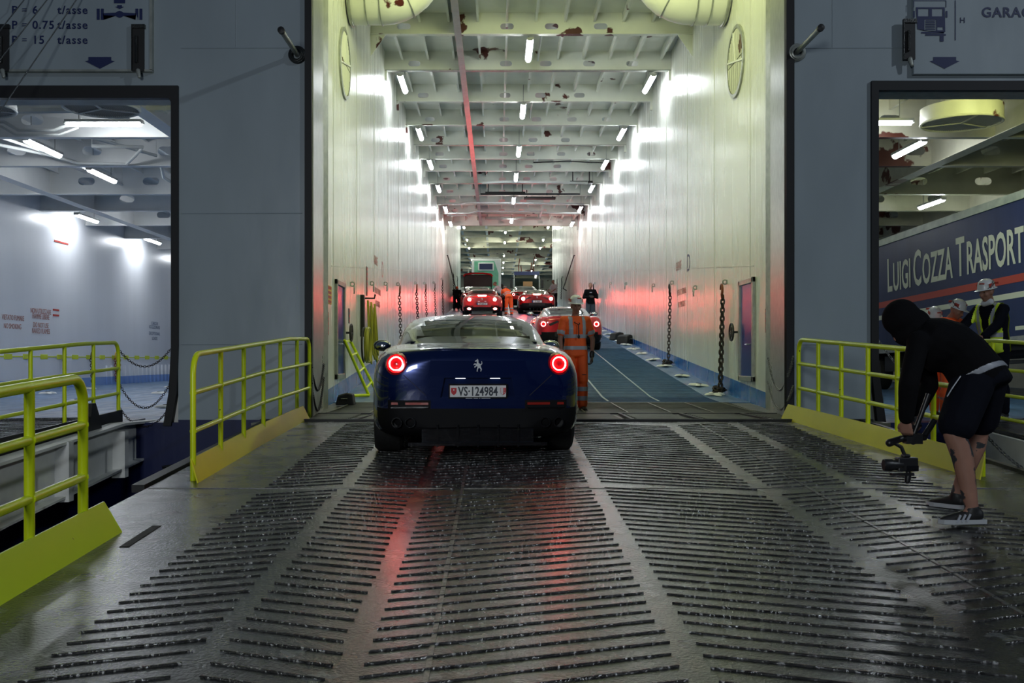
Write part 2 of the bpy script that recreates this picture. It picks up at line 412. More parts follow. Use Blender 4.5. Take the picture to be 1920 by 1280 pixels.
mb.obox((-2.74, -3, zr(-3)-.02), (-2.74, 7.0, zr(7)-.02), .06, .10); mb.obox((-2.80, 7.9, zr(7.9)-.01), (-2.80, 12.36, zr(12.36)-.01), .10, .06); mb.obox((4.45, -3, zr(-3)-.02), (4.45, 12.36, zr(12.36)-.02), .06, .10)
mb.build('edge_angle', m_dark, ramp)
mb = MB(); mb.prism([(-2.72, -3), (-2.72, 6.9), (-2.78, 7.5), (-2.95, 7.7), (-2.72, 8.0)], 0, .01); 
mb.bm.free()
# hinge flaps between ramp and ship
fl = struct('floor_flap', strip(-3.0, 4.8, [12.36, 13.6, 15.7, 17.2], off=-.015, th=.3), m_flap)
mb = MB(); x = -2.62; k = 0
while x < 4.2:
    w_ = .86
    mb2 = [(x+.02, 12.62), (x+w_-.03, 12.62), (x+w_-.03+.02, 14.2), (x+.05, 14.2)]
    for j in range(9):
        yy = 12.75+j*.155
        mb.obox((x+.08, yy, zr(yy)+.012), (x+w_-.12, yy, zr(yy)+.012), .05, .02)
    x += w_
mb.build('tread_bars', m_flap, fl)
mb = MB(); x = -2.62
while x < 4.3: mb.obox((x, 12.5, zr(12.5)+.012), (x+.05, 14.3, zr(14.3)+.006), .045, .025); x += .86
mb.obox((-2.9, 12.42, zr(12.42)+.01), (4.6, 12.42, zr(12.42)+.01), .07, .04); mb.obox((-2.6, 14.4, zr(14.4)+.005), (4.3, 14.4, zr(14.4)+.005), .06, .02)
mb.build('joint_gap', m_dark, fl)
mb = MB(); x = -2.45
while x < 4.2:
    mb.obox((x, 14.6, zr(14.6)+.008), (x+.02, 17.0, zr(17)+.008), .02, .012); x += .62
y = 14.55
while y < 17.1: mb.obox((WL+.3, y, zr(y)+.004), (WR-.4, y, zr(y)+.004), .03, .014); y += .12
mb.build('cross_bars', m_flap, fl)
# inner ramp and upper deck
inner = struct('floor_inner_ramp', strip(WL-.02, WR+.02, [17.2, 18.3, 30, 50, 70, 77], th=.3), m_deckblue)
struct('floor_upper_deck', strip(-14, 16, [77, 82, 100, 132], th=.3, off=-.002), m_deckblue)
mb = MB(); y = 17.3
while y < 44: mb.obox((WL+.75, y, zr(y)+.003), (WR-.52, y, zr(y)+.003), .03, .010); y += .13 if y < 30 else .2
mb.build('cross_bars', M('deck_bar_paint', (.05, .115, .22), .38, var=.3, vs=6), inner)
mb = MB()
for X in (-1.9, .1, 1.9, 2.77):
    mb.obox((X, 17.3, zr(17.3)+.010), (X, 18.3, zr(18.3)+.010), .035, .006); mb.obox((X, 18.3, zr(18.3)+.010), (X, 60, zr(60)+.010), .035, .006)
mb.build('weld_line', M('pale_line', (.20, .27, .30), .5), inner)
# ---- garages
def garage(tagn, x0, x1, xin, mw, mc, yend):
    s = 1 if x0 < 0 else -1
    f = MB(); f.box(x0, x1, 13.4, yend, .3, .62); fo = struct('floor_garage_'+tagn, f, m_deckblue)
    c = MB(); c.box(x0, x1, 13.4, yend, 6.32, 6.5); co = struct('ceiling_garage_'+tagn, c, mc)
    st = MB(); x = x0+.5
    while x < x1: st.box(x-.006, x+.006, 13.5, yend, 6.12, 6.32); st.box(x-.006, x+.05, 13.5, yend, 6.11, 6.122); x += .70
    st.build('stiffener', mc, co)
    for i, y in enumerate([15.6, 19.0, 21.8, 25.5, 28.3, 31.4, 34.7, 38, 41.5, 45]):
        if y > yend: break
        hs = []; x = x0+1.0
        while x < x1-.5: hs.append(stadium(x, 5.92, .42, .19)); x += 1.62
        me = fill2d([rect(x0, 5.6 if i else 5.9, x1, 6.33)]+(hs if i else []), .008); me.transform(basis((0, y, 0), (1, 0, 0), (0, 0, 1)))
        b = struct('ceiling_beam', me, mc)
        fl_ = MB(); fl_.box(x0, x1, y-.09, y+.09, 5.58 if i else 5.88, 5.6 if i else 5.9); fl_.build('flange', mc, b)
    g = MB()
    for X in xin: g.box(X-.01, X+.01, 13.5, yend, 5.6, 6.32); g.box(X-.14, X+.14, 13.5, yend, 5.565, 5.582)
    struct('ceiling_girder', g, mc)
    e = MB(); e.box(x0, x1, yend, yend+.2, .3, 6.5); struct('wall_garage_end_'+tagn, e, mw)
garage('left', -12.95, -4.1, (-5.95, -11.25), m_garwall, m_ceill, 48)
garage('right', 4.75, 15.0, (9.35, 13.2), m_ceilr, m_ceilr, 46)
mb = MB(); mb.box(-12.95, -12.75, 13.4, 48, .3, 6.5); gwl = struct('wall_garage_left', mb, m_garwall)
mb = MB(); mb.box(-4.25, -4.09, 13.5, 48, .3, 6.5); struct('wall_casing_left', mb, m_garwall)
mb = MB(); mb.box(4.75, 4.88, 13.5, 46, .3, 6.5); struct('wall_casing_right', mb, m_garwall)
mb = MB(); mb.box(15, 15.2, 13.4, 46, .3, 6.5); struct('wall_garage_right', mb, m_ceilr)
mb = MB(); mb.box(-17, -12.95, 13.4, 14, .0, 6.5); mb.box(15.2, 17, 13.4, 14, 0, 6.5); struct('wall_stern_inner', mb, m_hull)
# rolled corner where the garage wall meets its ceiling
# ---- neighbouring ramps seen over the railings
def zn(y): return zr(y) if y < 12.36 else .67+(y-12.36)*.0
rl = struct('floor_ramp_left', strip(-10.5, -4.72, [-4, 4, 12.36, 13.6], off=-.03, th=.06, zf=zn), m_steel)
bars([(-10.2, -8.6, 1), (-8.6, -7, -1), (-7, -5.2, 1)], 8.5, 13.3, .16, .25, zf=zn).build('tread_bars', m_rib, rl)
me = fill2d([[(6, -.45), (9.4, -.11), (11.47, -.005), (13.24, .166), (13.55, .30), (13.8, .55), (13.8, .60), (12.4, .60), (6, .25)]], .03)
me.transform(basis((-4.66, 0, 0), (0, 1, 0), (0, 0, 1))); fa = struct('wall_ramp_side_left', me, m_fascia)
mb = MB()
for y, dz in ((8.9, .0), (10.6, .05), (12.2, .12)):
    mb.prism([(-4.64, y), (-4.50, y+.05), (-4.50, y+.17), (-4.64, y+.25)], -.12+dz, .56, 'z')
mb.obox((-4.60, 6, -.45), (-4.60, 9.4, -.11), .14, .025); mb.obox((-4.60, 9.4, -.11), (-4.60, 13.24, .166), .14, .025)
mb.obox((-4.62, 6, zn(6)-.03), (-4.62, 12.36, zn(12.36)-.03), .2, .03); mb.obox((-4.62, 12.36, zn(12.4)-.03), (-4.62, 13.8, .60), .2, .03)
mb.box(-4.64, -4.5, 13.25, 13.3, .15, .6)
mb.build('stiffener', m_fascia, fa)
mb = MB()
for y in (8.75, 11.55):
    mb.prism([(y-.25, zn(y)-.02), (y+.3, zn(y)), (y+.22, zn(y)+.16), (y+.12, zn(y)+.3), (y+.02, zn(y)+.3), (y-.02, zn(y)+.15)], -4.70, -4.62, 'x')
mb.obox((-4.78, 9.5, zn(9.5)+.06), (-4.78, 12.9, .70), .03, .18)
mb.build('hinge_plate', m_dark, fa)
rr_ = struct('floor_ramp_right', strip(5.85, 12, [-4, 4, 12.36, 13.6], off=-.03, th=.06, zf=zn), m_steel)
me = fill2d([[(5, -.5), (9.4, -.11), (11.47, -.005), (13.24, .166), (13.8, .55), (13.8, .60), (12.4, .60), (5, .2)]], .03)
me.transform(basis((5.80, 0, 0), (0, 1, 0), (0, 0, 1))); fb = struct('wall_ramp_side_right', me, m_fascia)
mb = MB()
for y in (8.0, 10.3, 12.4): mb.prism([(5.78, y), (5.66, y+.05), (5.66, y+.15), (5.78, y+.22)], -.05, .5, 'z')
mb.build('stiffener', m_fascia, fb)
mb = MB(); mb.box(-60, 60, -12, 13.0, -2.8, -2.6); struct('ground_water', mb, m_water)
mb = MB(); mb.box(-60, 60, -12, 2.2, -2.6, -.5); struct('ground_quay', mb, m_dark)
mb = MB(); mb.lathe([(.0, .0), (.12, .0), (.19, .05), (.20, .09), (.185, .09), (.16, .05), (.0, .03)], (-4.02, 12.78, .0), 'z', 20); mb.obox((-4.02, 12.78, -.02), (-4.02, 13.05, -.02), .12, .05)
tag(mb.build('fairlead_bowl', m_steel, None, True), 'round steel bowl fixed to the blue stern beside the left ramp edge', 'mooring bowl')
# ================================================================ FIXTURES
# ---- tube lamps
def make_tube(L, mat, label, group, w=.13, hang=.64):
    t = thing('tube_lamp', label, 'ceiling lamp', (0, 0, 0), 0, group)
    mb = MB(); mb.box(-w/2-.012, w/2+.012, -L/2-.03, L/2+.03, .035, .085); mb.box(-w/2+.01, w/2-.01, -L/2-.05, L/2+.05, .01, .05)
    mb.tube([(0, -L/2+.2, .08), (0, -L/2+.2, hang)], .010, 6); mb.tube([(0, L/2-.2, .08), (0, L/2-.2, hang)], .010, 6)
    mb.build('lamp_housing', m_house, t)
    pr = [(w/2*math.cos(a), w*.52*math.sin(a)) for a in [PI+PI*k/8 for k in range(9)]]
    d = MB(); d.prism([(x, z+.034) for x, z in pr], -L/2, L/2, 'y'); d.build('diffuser', mat, t, smooth=False)
    return t
def row(label, group, mat, L, spots, rz=0, src=None, sh=None):
    base = make_tube(L, mat, '', group, hang={8: .63, 1: .88, 5: .74}[int(str(spots[0][2])[0])])
    for i, s in enumerate(spots):
        o = base if i == 0 else copy_tree(base)
        o.location = s; o.rotation_euler.z = rz
        if sh: o.scale = sh
        o['label'] = label % ORD[i]
    return base
row('white tube lamp, %s of the centre row in the tunnel counted from the entrance', 'tube lamps down the middle of the tunnel', m_tube, 1.45, [(.73, y, 8.42) for y in (23.0, 28.6, 34.1, 38.9, 44.6, 51.0)])
row('white tube lamp at the left tunnel wall, %s counted from the entrance', 'tube lamps along the left tunnel wall', m_tube, 1.45, [(-2.40, y, 8.42) for y in (25.8, 31.5, 36.4, 41.5, 47.2, 52.2)])
row('white tube lamp at the right tunnel wall, %s counted from the entrance', 'tube lamps along the right tunnel wall', m_tube, 1.45, [(3.87, y, 8.42) for y in (25.8, 31.5, 36.4, 41.5, 47.2, 52.2)])
row('small bright lamp over the upper deck, %s of its middle row', 'upper deck lamps, middle row', m_tubew, .9, [(.68, y, 11.8) for y in (74, 82.5, 89.7, 101, 108, 114, 122)])
row('small bright lamp over the upper deck, %s of its left row', 'upper deck lamps, left row', m_tubew, .9, [(-2.6, y, 11.8) for y in (72, 79.5, 87.7, 94, 105, 116)])
row('small bright lamp over the upper deck, %s of its right row', 'upper deck lamps, right row', m_tubew, .9, [(4.0, y, 11.8) for y in (71, 79.5, 87.7, 94, 105, 111, 118)])
row('white tube lamp slanting over the left garage deck, %s of the near row', 'lamps over the left garage, near row', m_tube, 1.45, [(-9.0, y, 5.60) for y in (20.1, 23.1, 29.5, 35.5)])
row('white tube lamp close to the far wall of the left garage, %s counted from outside', 'lamps along the left garage wall', m_tube, 1.45, [(-12.1, y, 5.58) for y in (23.5, 29.9, 35.6, 41.5)])
row('white tube lamp mounted crosswise above the left garage entrance%s', None, m_tube, 1.30, [(-6.98, 18.0, 5.60)], PI/2)
row('white tube lamp mounted crosswise above the right garage entrance%s', None, m_tube, 1.20, [(6.75, 18.0, 5.62)], PI/2)
for o in [o for o in bpy.data.objects if 'crosswise' in str(o.get('label', ''))]: o['label'] = o['label'].replace('first', '')
row('white tube lamp over the parked trailer in the right garage, %s counted from outside', 'lamps over the trailer', m_tube, 1.4, [(8.13, 20.0, 5.56), (11.4, 26.6, 5.50)])
row('white tube lamp deep inside the right garage, %s counted from outside', 'lamps deep in the right garage', m_tube, 1.4, [(7.2, 30, 5.6), (7.2, 38, 5.6)])

# ---- pipes along the ceilings
def pipe(pts, r, label, mat=m_pipe, seg=8):
    mb = MB(); mb.tube(pts, r, seg)
    for p, q in zip(pts, pts[1:]):
        p, q = V(p), V(q); n = int((q-p).length/1.3)
        for k in range(1, n): c = p.lerp(q, k/n); mb.tube([c-(q-p).normalized()*.025, c+(q-p).normalized()*.025], r*1.35, seg)
    return (lambda zc: [mb.tube([p, (p[0], p[1], zc)], .006, 5) for p in (pts[0], pts[-1])])(6.32 if pts[0][2] < 7 else 9.055) and tag(mb.build('pipe', mat, None, True), label, 'pipe')
pipe([(-12.5, 17.2, 5.66), (-9.6, 17.2, 5.66), (-4.3, 17.2, 5.72)], .075, 'thick pale pipe crossing below the fan grilles of the left garage')
pipe([(-11, 18.3, 5.72), (-8.9, 18.3, 5.72), (-8.6, 18.2, 5.55), (-7.95, 18.2, 5.55), (-7.7, 18.3, 5.68), (-7.5, 18.3, 5.7)], .03, 'bent conduit dipping left of the crosswise lamp in the left garage')
pipe([(-11, 18.4, 5.66), (-9.0, 18.4, 5.66), (-8.7, 18.3, 5.49), (-7.9, 18.3, 5.49), (-7.6, 18.4, 5.64)], .022, 'lower bent conduit beneath its twin left of the crosswise lamp')
pipe([(-10.5, 19.3, 5.72), (-9.4, 21.2, 5.72), (-8.9, 21.5, 5.60), (-7.9, 21.6, 5.60), (-7.6, 21.3, 5.72), (-7.2, 20.6, 5.75), (-8.2, 20.5, 5.75)], .035, 'curled white conduit behind the first slanting lamp of the left garage')
pipe([(-9.7, 19.2, 5.74), (-9.3, 21.6, 5.74), (-9.25, 25, 5.74)], .03, 'straight conduit beside the slanting lamps of the left garage')
pipe([(-8.2, 19.3, 5.8), (-7.3, 21.7, 5.8)], .035, 'thin pipe running diagonally under the left garage deck head')
pipe([(-8.0, 22, 5.9), (-7.7, 23.2, 5.9), (-7.9, 24, 5.75), (-7.9, 25.3, 5.72)], .04, 'kinked pipe entering the hole of the third beam, left garage')
pipe([(-6.9, 22, 5.9), (-6.4, 23.8, 5.85), (-6.3, 25.4, 5.85)], .035, 'pipe near the seal edge under the left garage ceiling')
pipe([(4.9, 16.6, 5.85), (10, 16.6, 5.85), (14.5, 16.6, 5.85)], .06, 'pale pipe crossing above the fan drum in the right garage')
pipe([(6.2, 18.6, 5.72), (6.9, 20.4, 5.72), (7.4, 21.7, 5.75)], .03, 'thin conduit left of the first lamp in the right garage')
pipe([(6.0, 18.6, 5.66), (6.75, 20.4, 5.66), (7.25, 21.7, 5.69)], .03, 'twin conduit just under its neighbour in the right garage')
pipe([(-.6, 40.2, 8.45), (.3, 40.2, 8.5), (3.6, 40.2, 8.45)], .05, 'pale pipe crossing the tunnel ceiling behind the fourth centre lamp', m_pipe)
pipe([(-.7, 42.7, 8.42), (3.5, 42.7, 8.42)], .035, 'dark pipe crossing the tunnel ceiling, middle bay', m_dark)
pipe([(-2.5, 45.4, 8.42), (-1.6, 45.4, 8.42), (-1.4, 45.6, 8.5), (.8, 45.6, 8.5), (3.9, 45.5, 8.42)], .035, 'white pipe with an offset across the far tunnel ceiling')
pipe([(-2.5, 48.2, 8.40), (-1.3, 48.2, 8.40), (-1.0, 48.4, 8.52), (2.2, 48.4, 8.52), (2.4, 48.2, 8.42), (4, 48.2, 8.42)], .04, 'white stepped pipe across the last bays of the tunnel ceiling')
pipe([(-2.4, 48.6, 8.35), (-1.5, 48.6, 8.35), (-1.4, 49.2, 8.35)], .03, 'short white pipe near the left wall in the last tunnel bays')
pipe([(2.1, 46.9, 8.40), (2.1, 49.5, 8.40)], .03, 'short lengthwise pipe joining the stepped pipes at the far end')
pipe([(1.0, 22.3+.3, 8.78), (1.0, 24.9, 8.78)], .025, 'conduit running beside the first centre lamp')
pipe([(1.0, 28.2, 8.78), (1.0, 30.8, 8.78)], .025, 'conduit running beside the second centre lamp')
pipe([(1.3, 36.3, 8.5), (2.6, 36.6, 8.6), (3.9, 36.4, 8.5)], .022, 'slack cable under the tunnel ceiling to the right of the third lamp', m_dark)
# service box runs in the far bays
for i, (x0, x1, y, z) in enumerate([(-.5, 1.2, 42.9, 8.5), (1.2, 2.6, 45.0, 8.62), (-.6, 2.2, 50.5, 8.5), (2.9, 3.8, 40.3, 8.5)]):
    mb = MB(); mb.box(x0, x1, y, y+.35, z-.03, z+.05); mb.box(x0+.1, x0+.14, y+.1, y+.14, z, 9.055); mb.box(x1-.14, x1-.1, y+.1, y+.14, z, 9.055)
    tag(mb.build('cable_tray', m_dark if i != 2 else m_frame), 'dark cable tray under the tunnel ceiling, ' + ['left of centre in the ninth bay', 'right of centre in the tenth bay', 'wide one before the last beam', 'short one near the right wall'][i], 'cable tray')

# ---- ventilation ducts at the top corners of the tunnel
def duct(side):
    s = 1 if side == 'left' else -1; X = WL if s > 0 else WR
    t = thing('ventilation_duct', 'large pale green ventilation duct bending up from the %s tunnel wall' % side, 'duct')
    pts = []; y = 19.0; z = 8.32
    pts.append((X+s*.02, y, z)); pts.append((X+s*.62, y, z))
    for k in range(1, 9): a = PI/2*k/8; pts.append((X+s*(.62+.62*math.sin(a)), y, z+.62*(1-math.cos(a))))
    pts.append((X+s*1.24, y, 9.05))
    MB().tube(pts, .60, 28).build('duct_elbow', m_ceil, t, True)
    mb = MB(); mb.torus((X+s*.06, y, z), .61, .03, (1, 0, 0)); mb.torus((X+s*.36, y, z), .605, .012, (1, 0, 0)); mb.torus((X+s*.62, y, z), .605, .012, (1, 0, 0))
    mb.torus((X+s*(.62+.62*.5), y, z+.62*.134), .605, .01, (math.cos(PI/6)*s, 0, .5))
    mb.build('duct_flange', m_frame, t, True)
duct('left'); duct('right')
# ---- round wall grilles
def wall_grille(side, y, z):
    s = 1 if side == 'left' else -1; X = WL if s > 0 else WR
    t = thing('ventilation_grille', 'round slatted ventilation grille high on the %s tunnel wall' % side, 'grille')
    MB().lathe([(.64, 0), (.64, s*.035), (.575, s*.04), (.575, 0)], (X, y, z), 'x', 36, close=True).build('grille_rim', m_frame, t, True)
    MB().lathe([(0, s*.004), (.58, s*.004), (.58, s*.008)], (X, y, z), 'x', 36).build('grille_opening', m_black, t)
    mb = MB()
    for q in (-1, 1):
        k = -.56
        while k < .56:
            # louvre slats slanting in two fans
            h = math.sqrt(max(0, .57**2-k*k)); a = (-h if q < 0 else .01); b = (-.01 if q < 0 else h)
            if b-a > .03: mb.obox((X+s*.018, y+k, z+a), (X+s*.018, y+k, z+b), .022, .007, up=(s*.8, .6, 0))
            k += .055
    mb.obox((X+s*.03, y-.57, z-.12), (X+s*.03, y+.57, z+.12), .03, .02, up=(1, 0, 0)); mb.obox((X+s*.03, y, z), (X+s*.03, y+.15, z+.56), .03, .02, up=(1, 0, 0))
    mb.build('slat', m_ceil, t)
wall_grille('left', 18.4, 6.8); wall_grille('right', 18.2, 6.78)
# ---- round ceiling fan grilles of the garages
def fan(x, y, z, r, hgt, mat, dark, label):
    t = thing('fan_housing', label, 'fan housing')
    MB().lathe([(r, 0), (r, hgt), (r-.04, hgt), (r-.04, .0)], (x, y, z), 'z', 40, close=True).build('drum', mat, t, True)
    mb = MB(); mb.torus((x, y, z), r-.01, .022, (0, 0, 1), 40)
    for a in (.5, 2.6, 4.7): mb.obox((x, y, z-.005), (x+(r-.02)*math.cos(a), y+(r-.02)*math.sin(a), z-.005), .03, .02)
    mb.build('rim', mat, t, True)
    mb = MB(); k = -r+.06
    while k < r-.04: h = math.sqrt(max(0, (r-.03)**2-k*k)); mb.obox((x+k, y-h, z+.01), (x+k, y+h, z+.01), .008, .02); k += .035
    mb.build('wire_mesh', m_house, t)
    MB().lathe([(r*.5, 0), (r*.5, 6.32-z-hgt*.5)], (x, y, z+hgt*.5), 'z', 20).build('neck', mat, t, True)
    MB().lathe([(0, .02), (r-.05, .02), (r-.05, .05)], (x, y, z+.05), 'z', 32).build('fan_opening', m_black, t)
fan(-6.42, 16.45, 5.50, .60, .1, m_white, 1, 'round ceiling fan grille above the left garage entrance, right-hand one')
fan(-8.45, 16.45, 5.50, .60, .1, m_white, 1, 'round ceiling fan grille at the left picture edge in the left garage')
MB().lathe([(.3, 0), (.3, .62)], (7.95, 17.35, 5.70), 'z', 24).build('fan_stub', m_ceilr, co_dummy, True) if False else None
fan(7.95, 17.35, 5.48, .66, .26, m_ceilr, 1, 'pale round fan drum hanging from the right garage ceiling')

# ---- stern details
for nm, X, Z, lab in (('left', -2.56, 5.33, 'steel guide rod on the stern left of the tunnel, rusty ring at its foot'), ('right', 3.84, 5.36, 'steel guide rod on the stern right of the tunnel, pale ring at its foot')):
    t = thing('guide_rod', lab, 'rod')
    MB().tube([(X, 13.0, Z), (X, 12.02, Z+.0)], .032, 12).build('rod', m_frame, t, True)
    mb = MB(); mb.torus((X, 12.97, Z), .085, .03, (0, 1, 0)); mb.torus((X, 12.94, Z-.01), .07, .02, (0, 1, 0)); mb.build('socket_ring', m_steel if nm == 'left' else m_frame, t, True)
    MB().lathe([(0, -.01), (.042, 0), (.042, .05), (0, .06)], (X, 12.0, Z), 'y', 14).build('rod_tip', m_dark, t, True)
def hinge_box(X, Z, H, lab):
    t = thing('hinge_slot', lab, 'hinge')
    MB().box(X-.07, X+.07, 12.90, 12.929, Z, Z+H).build('slot_body', m_dark, t)
    mb = MB(); mb.box(X-.085, X-.07, 12.88, 12.929, Z, Z+H); mb.box(X-.085, X+.085, 12.88, 12.929, Z+H, Z+H+.05); mb.tube([(X-.02, 12.88, Z+.1), (X-.02, 12.88, Z+H-.1)], .02, 8); mb.build('slot_rim', m_steel, t)
    MB().cap((X, 12.89, Z-.0), .03, (X+.02, 12.88, Z-.08), .022).build('pin', m_frame, t, True)
# left notice plate
SIG = 12.93
t = thing('load_notice_plate', 'grey raised plate over the left opening with axle load figures and arrow', 'sign')
mb = MB(); mb.box(-9.5, -4.42, SIG, 13.0, 5.12, 8.5); mb.build('plate', m_hull, t, bevel=.01)
sg = MB(); sg.box(-4.43, -4.40, SIG-.012, 13.0, 5.12, 8.5); sg.box(-9.5, -4.40, SIG-.012, 13.0, 5.10, 5.125); sg.build('plate_edge', m_frame, t)
def SP(px, py, d=SIG): return V(((px-932)/FP*d, d-.006, CZ-(py-675)/FP*d))
def stx(s, px, py, size, al='LEFT', mat=m_navy, par=t, sp=1.0, bold=0): return text('lettering', s, size, SP(px, py), (1, 0, 0), (0, 0, 1), mat, par, al, space=sp, bold=bold)
for yy, num in ((26, '6'), (54, '0.75'), (82, '15')):
    stx('P', 22, yy, .145, bold=.002); stx('=', 41, yy-1, .12); stx(num, 61, yy, .145, sp=1.15, bold=.002); stx('t/asse', 108, yy, .145, sp=1.15, bold=.002)
def axle_shape():
    polys = []
    def rr(x0, x1, z0, z1): polys.append(rect(x0, z0, x1, z1))
    for s in (-1, 1):
        rr(s*.272-.018, s*.272+.018, -.07, .07); rr(s*.22-.018, s*.22+.018, -.07, .07)
    polys.append([(-.21, .012), (-.05, .02), (-.03, .035), (0, .042), (.03, .035), (.05, .02), (.21, .012), (.21, -.012), (.05, -.02), (.03, -.035), (0, -.045), (-.03, -.035), (-.05, -.02), (-.21, -.012)])
    polys.append([(-.03, .115), (.03, .115), (.03, .095), (.055, .095), (0, .065), (-.055, .095), (-.03, .095)])
    polys.append(rect(-.07, .14, .07, .24))
    return polys
flat('axle_symbol', axle_shape(), SP(224.5, 27), (1, 0, 0), (0, 0, 1), m_navy, t)
ARW = [(-.145, .075), (.145, .075), (.145, .03), (.19, .022), (0, -.075), (-.19, .022), (-.145, .03)]
flat('arrow_symbol', [ARW], SP(187.5, 118), (1, 0, 0), (0, 0, 1), m_navy, t)
hinge_box((262-932)/FP*12.95, 5.10, .54, 'black hinge slot at the right end of the left load notice plate')
hinge_box((9-932)/FP*12.95, 5.10, .54, 'black hinge slot at the left picture edge on the load notice plate')
# right notice plate
t2 = thing('garage_notice_plate', 'grey raised plate over the right opening with lorry symbol, height mark and arrow', 'sign')
mb = MB(); mb.box((1713-932)/FP*SIG, 10.5, SIG, 13.0, CZ-(139-675)/FP*SIG, 8.5); mb.build('plate', m_hull, t2, bevel=.01)
flat('arrow_symbol', [ARW], SP(1771, 118), (1, 0, 0), (0, 0, 1), m_navy, t2)
stx('GARAGE D', 1840, 32, .175, par=t2, sp=1.12, bold=.004)
stx('H', 1799, 43, .10, par=t2)
def lorry():
    P_ = []
    u = 6.81e-3
    def r(x0, y0, x1, y1): P_.append([((x-1744)*u, (40-y)*u) for x, y in ((x0, y0), (x1, y0), (x1, y1), (x0, y1))])
    P_.append([((x-1744)*u, (40-y)*u) for x, y in ((1717, 14), (1771, 14), (1772, 60), (1768, 62), (1720, 55))])
    P_.append([((x-1744)*u, (40-y)*u) for x, y in ((1721, 17), (1741, 17), (1741, 31), (1721, 31))])
    P_.append([((x-1744)*u, (40-y)*u) for x, y in ((1747, 17), (1767, 17), (1767, 31), (1747, 31))])
    r(1733, 37, 1755, 58)
    r(1712, 21, 1715, 33); r(1773, 21, 1776, 33); r(1727, 60, 1770, 63); r(1735, 64, 1773, 67); r(1762, 67, 1769, 78)
    for k in range(6): r(1735, 38.5+k*3.2, 1753, 40.3+k*3.2)
    r(1757, 51, 1768, 57)
    return P_
flat('lorry_symbol', lorry(), SP(1744, 40), (1, 0, 0), (0, 0, 1), m_navy, t2)
flat('lorry_outline', [[((x-1744)*6.81e-3, (40-y)*6.81e-3) for x, y in ((1712.5, 14), (1712.5, 1), (1774, 1), (1774, 14), (1773, 14), (1773, 2), (1713.5, 2), (1713.5, 14))]], SP(1744, 40), (1, 0, 0), (0, 0, 1), m_navy, t2)
flat('height_line', [rect(-.004, -.25, .004, .26)], SP(1791, 39), (1, 0, 0), (0, 0, 1), m_navy, t2)
hinge_box((1703-932)/FP*12.95+.0, 5.25, .46, 'black hinge slot left of the right notice plate')
for a, b, lab in (((45, 0), (0, 57), 'leftmost of three thin wire ropes slanting past the load notice'), ((88, 0), (0, 112), 'middle one of three wire ropes slanting past the load notice'), ((143, 0), (20, 180), 'rightmost of three wire ropes slanting past the load notice')):
    p0, p1 = P(a[0], a[1], 12.75), P(b[0], b[1], 12.3); dr = (p1-p0)
    mb = MB(); mb.tube([V(((p0-dr*2.2).x, 12.85, (p0-dr*2.2).z)), p0, p1, p1+dr*1.6], .0075, 6); tag(mb.build('wire_rope', m_cable, None, True), lab, 'cable', 'wire ropes of the left ramp')

# ---- railings
def railing(name, label, x_of, ys, zf, hs=(1.0, .70, .40), r=.024, bend_end=1, mat=None, low_side=1, kick=None, kmat=None, bot_rail=False, ext=0, post0=0):
    mat = mat or m_yel
    t = thing(name, label, 'railing')
    P3 = lambda y, h: V((x_of(y), y, zf(y)+h))
    ya, yb = ys[0], ys[-1]
    top = [P3(ya-ext, hs[0])] if ext else []
    if not ext:
        top += [P3(ya, post0), P3(ya, hs[0]-.16)]
        for k in range(1, 6): a = PI/2*k/5; top.append(P3(ya+.14*(1-math.cos(a)), hs[0]-.16+.16*math.sin(a)))
    n = 6
    for k in range(1, n): top.append(P3(ya+.15+(yb-ya-.3)*k/n, hs[0]))
    for k in range(0, 6): a = PI/2*k/5; top.append(P3(yb-.14*(1-math.sin(a)), hs[0]-.16+.16*math.cos(a)))
    top.append(P3(yb, post0))
    MB().tube(top, r, 12).build('top_rail', mat, t, True)
    for h in hs[1:]:
        mb = MB(); mb.tube([P3(ya-ext, h), P3((ya+yb)/2, h), P3(yb, h)], r*.88, 10)
        for y in ys: mb.torus(P3(y, h), r*1.02, r*.16, (0, 1, 0), 14, 5)
        mb.build('middle_rail', mat, t, True)
    for y in ys[(1 if not ext else 0):-1]:
        mb = MB(); mb.tube([P3(y, post0), P3(y, hs[0])], r*.92, 10); mb.build('post', mat, t, True)
    if kick:
        h, lean, y0, y1, inset = kick; mb = MB(); bm = mb.bm; q = []
        for y in (y0, (y0+y1)/2, y1):
            x = x_of(y)+inset; z = zf(y)
            end = .0 if y not in (y0, y1) else (.07 if y == y0 and not ext else (-.07 if y == y1 else 0))
            q.append([bm.verts.new((x, y, z)), bm.verts.new((x+.012*low_side, y, z)), bm.verts.new((x-lean*low_side+.012*low_side, y+end, z+h)), bm.verts.new((x-lean*low_side, y+end, z+h))])
        for A, B in zip(q, q[1:]):
            for k in range(4): bm.faces.new((A[k], A[(k+1) % 4], B[(k+1) % 4], B[k]))
        bm.faces.new(q[0]); bm.faces.new(q[-1][::-1])
        mb.build('kick_plate', kmat, t)
    return t
f2 = railing('railing', 'yellow railing with kickplate on the left ramp edge beside the blue car', lambda y: -2.46+max(0, y-12)*.07, [8.2, 9.02, 9.84, 10.67, 11.5, 12.34, 12.93], lambda y: zr(min(y, 12.6)), hs=(1.02, .71, .40), kick=(.185, .075, 8.1, 12.7, .06), kmat=m_yel2, low_side=1)
f1 = railing('railing', 'nearest yellow railing cut by the left picture edge, scuffed lower rail', lambda y: -2.46, [2.6, 3.3, 3.97, 4.65, 5.33, 6.02], zr, hs=(.99, .71, .40), r=.030, ext=1.6, kick=(.20, .085, 1.6, 6.35, .10), kmat=m_yelg, low_side=1, post0=.06)
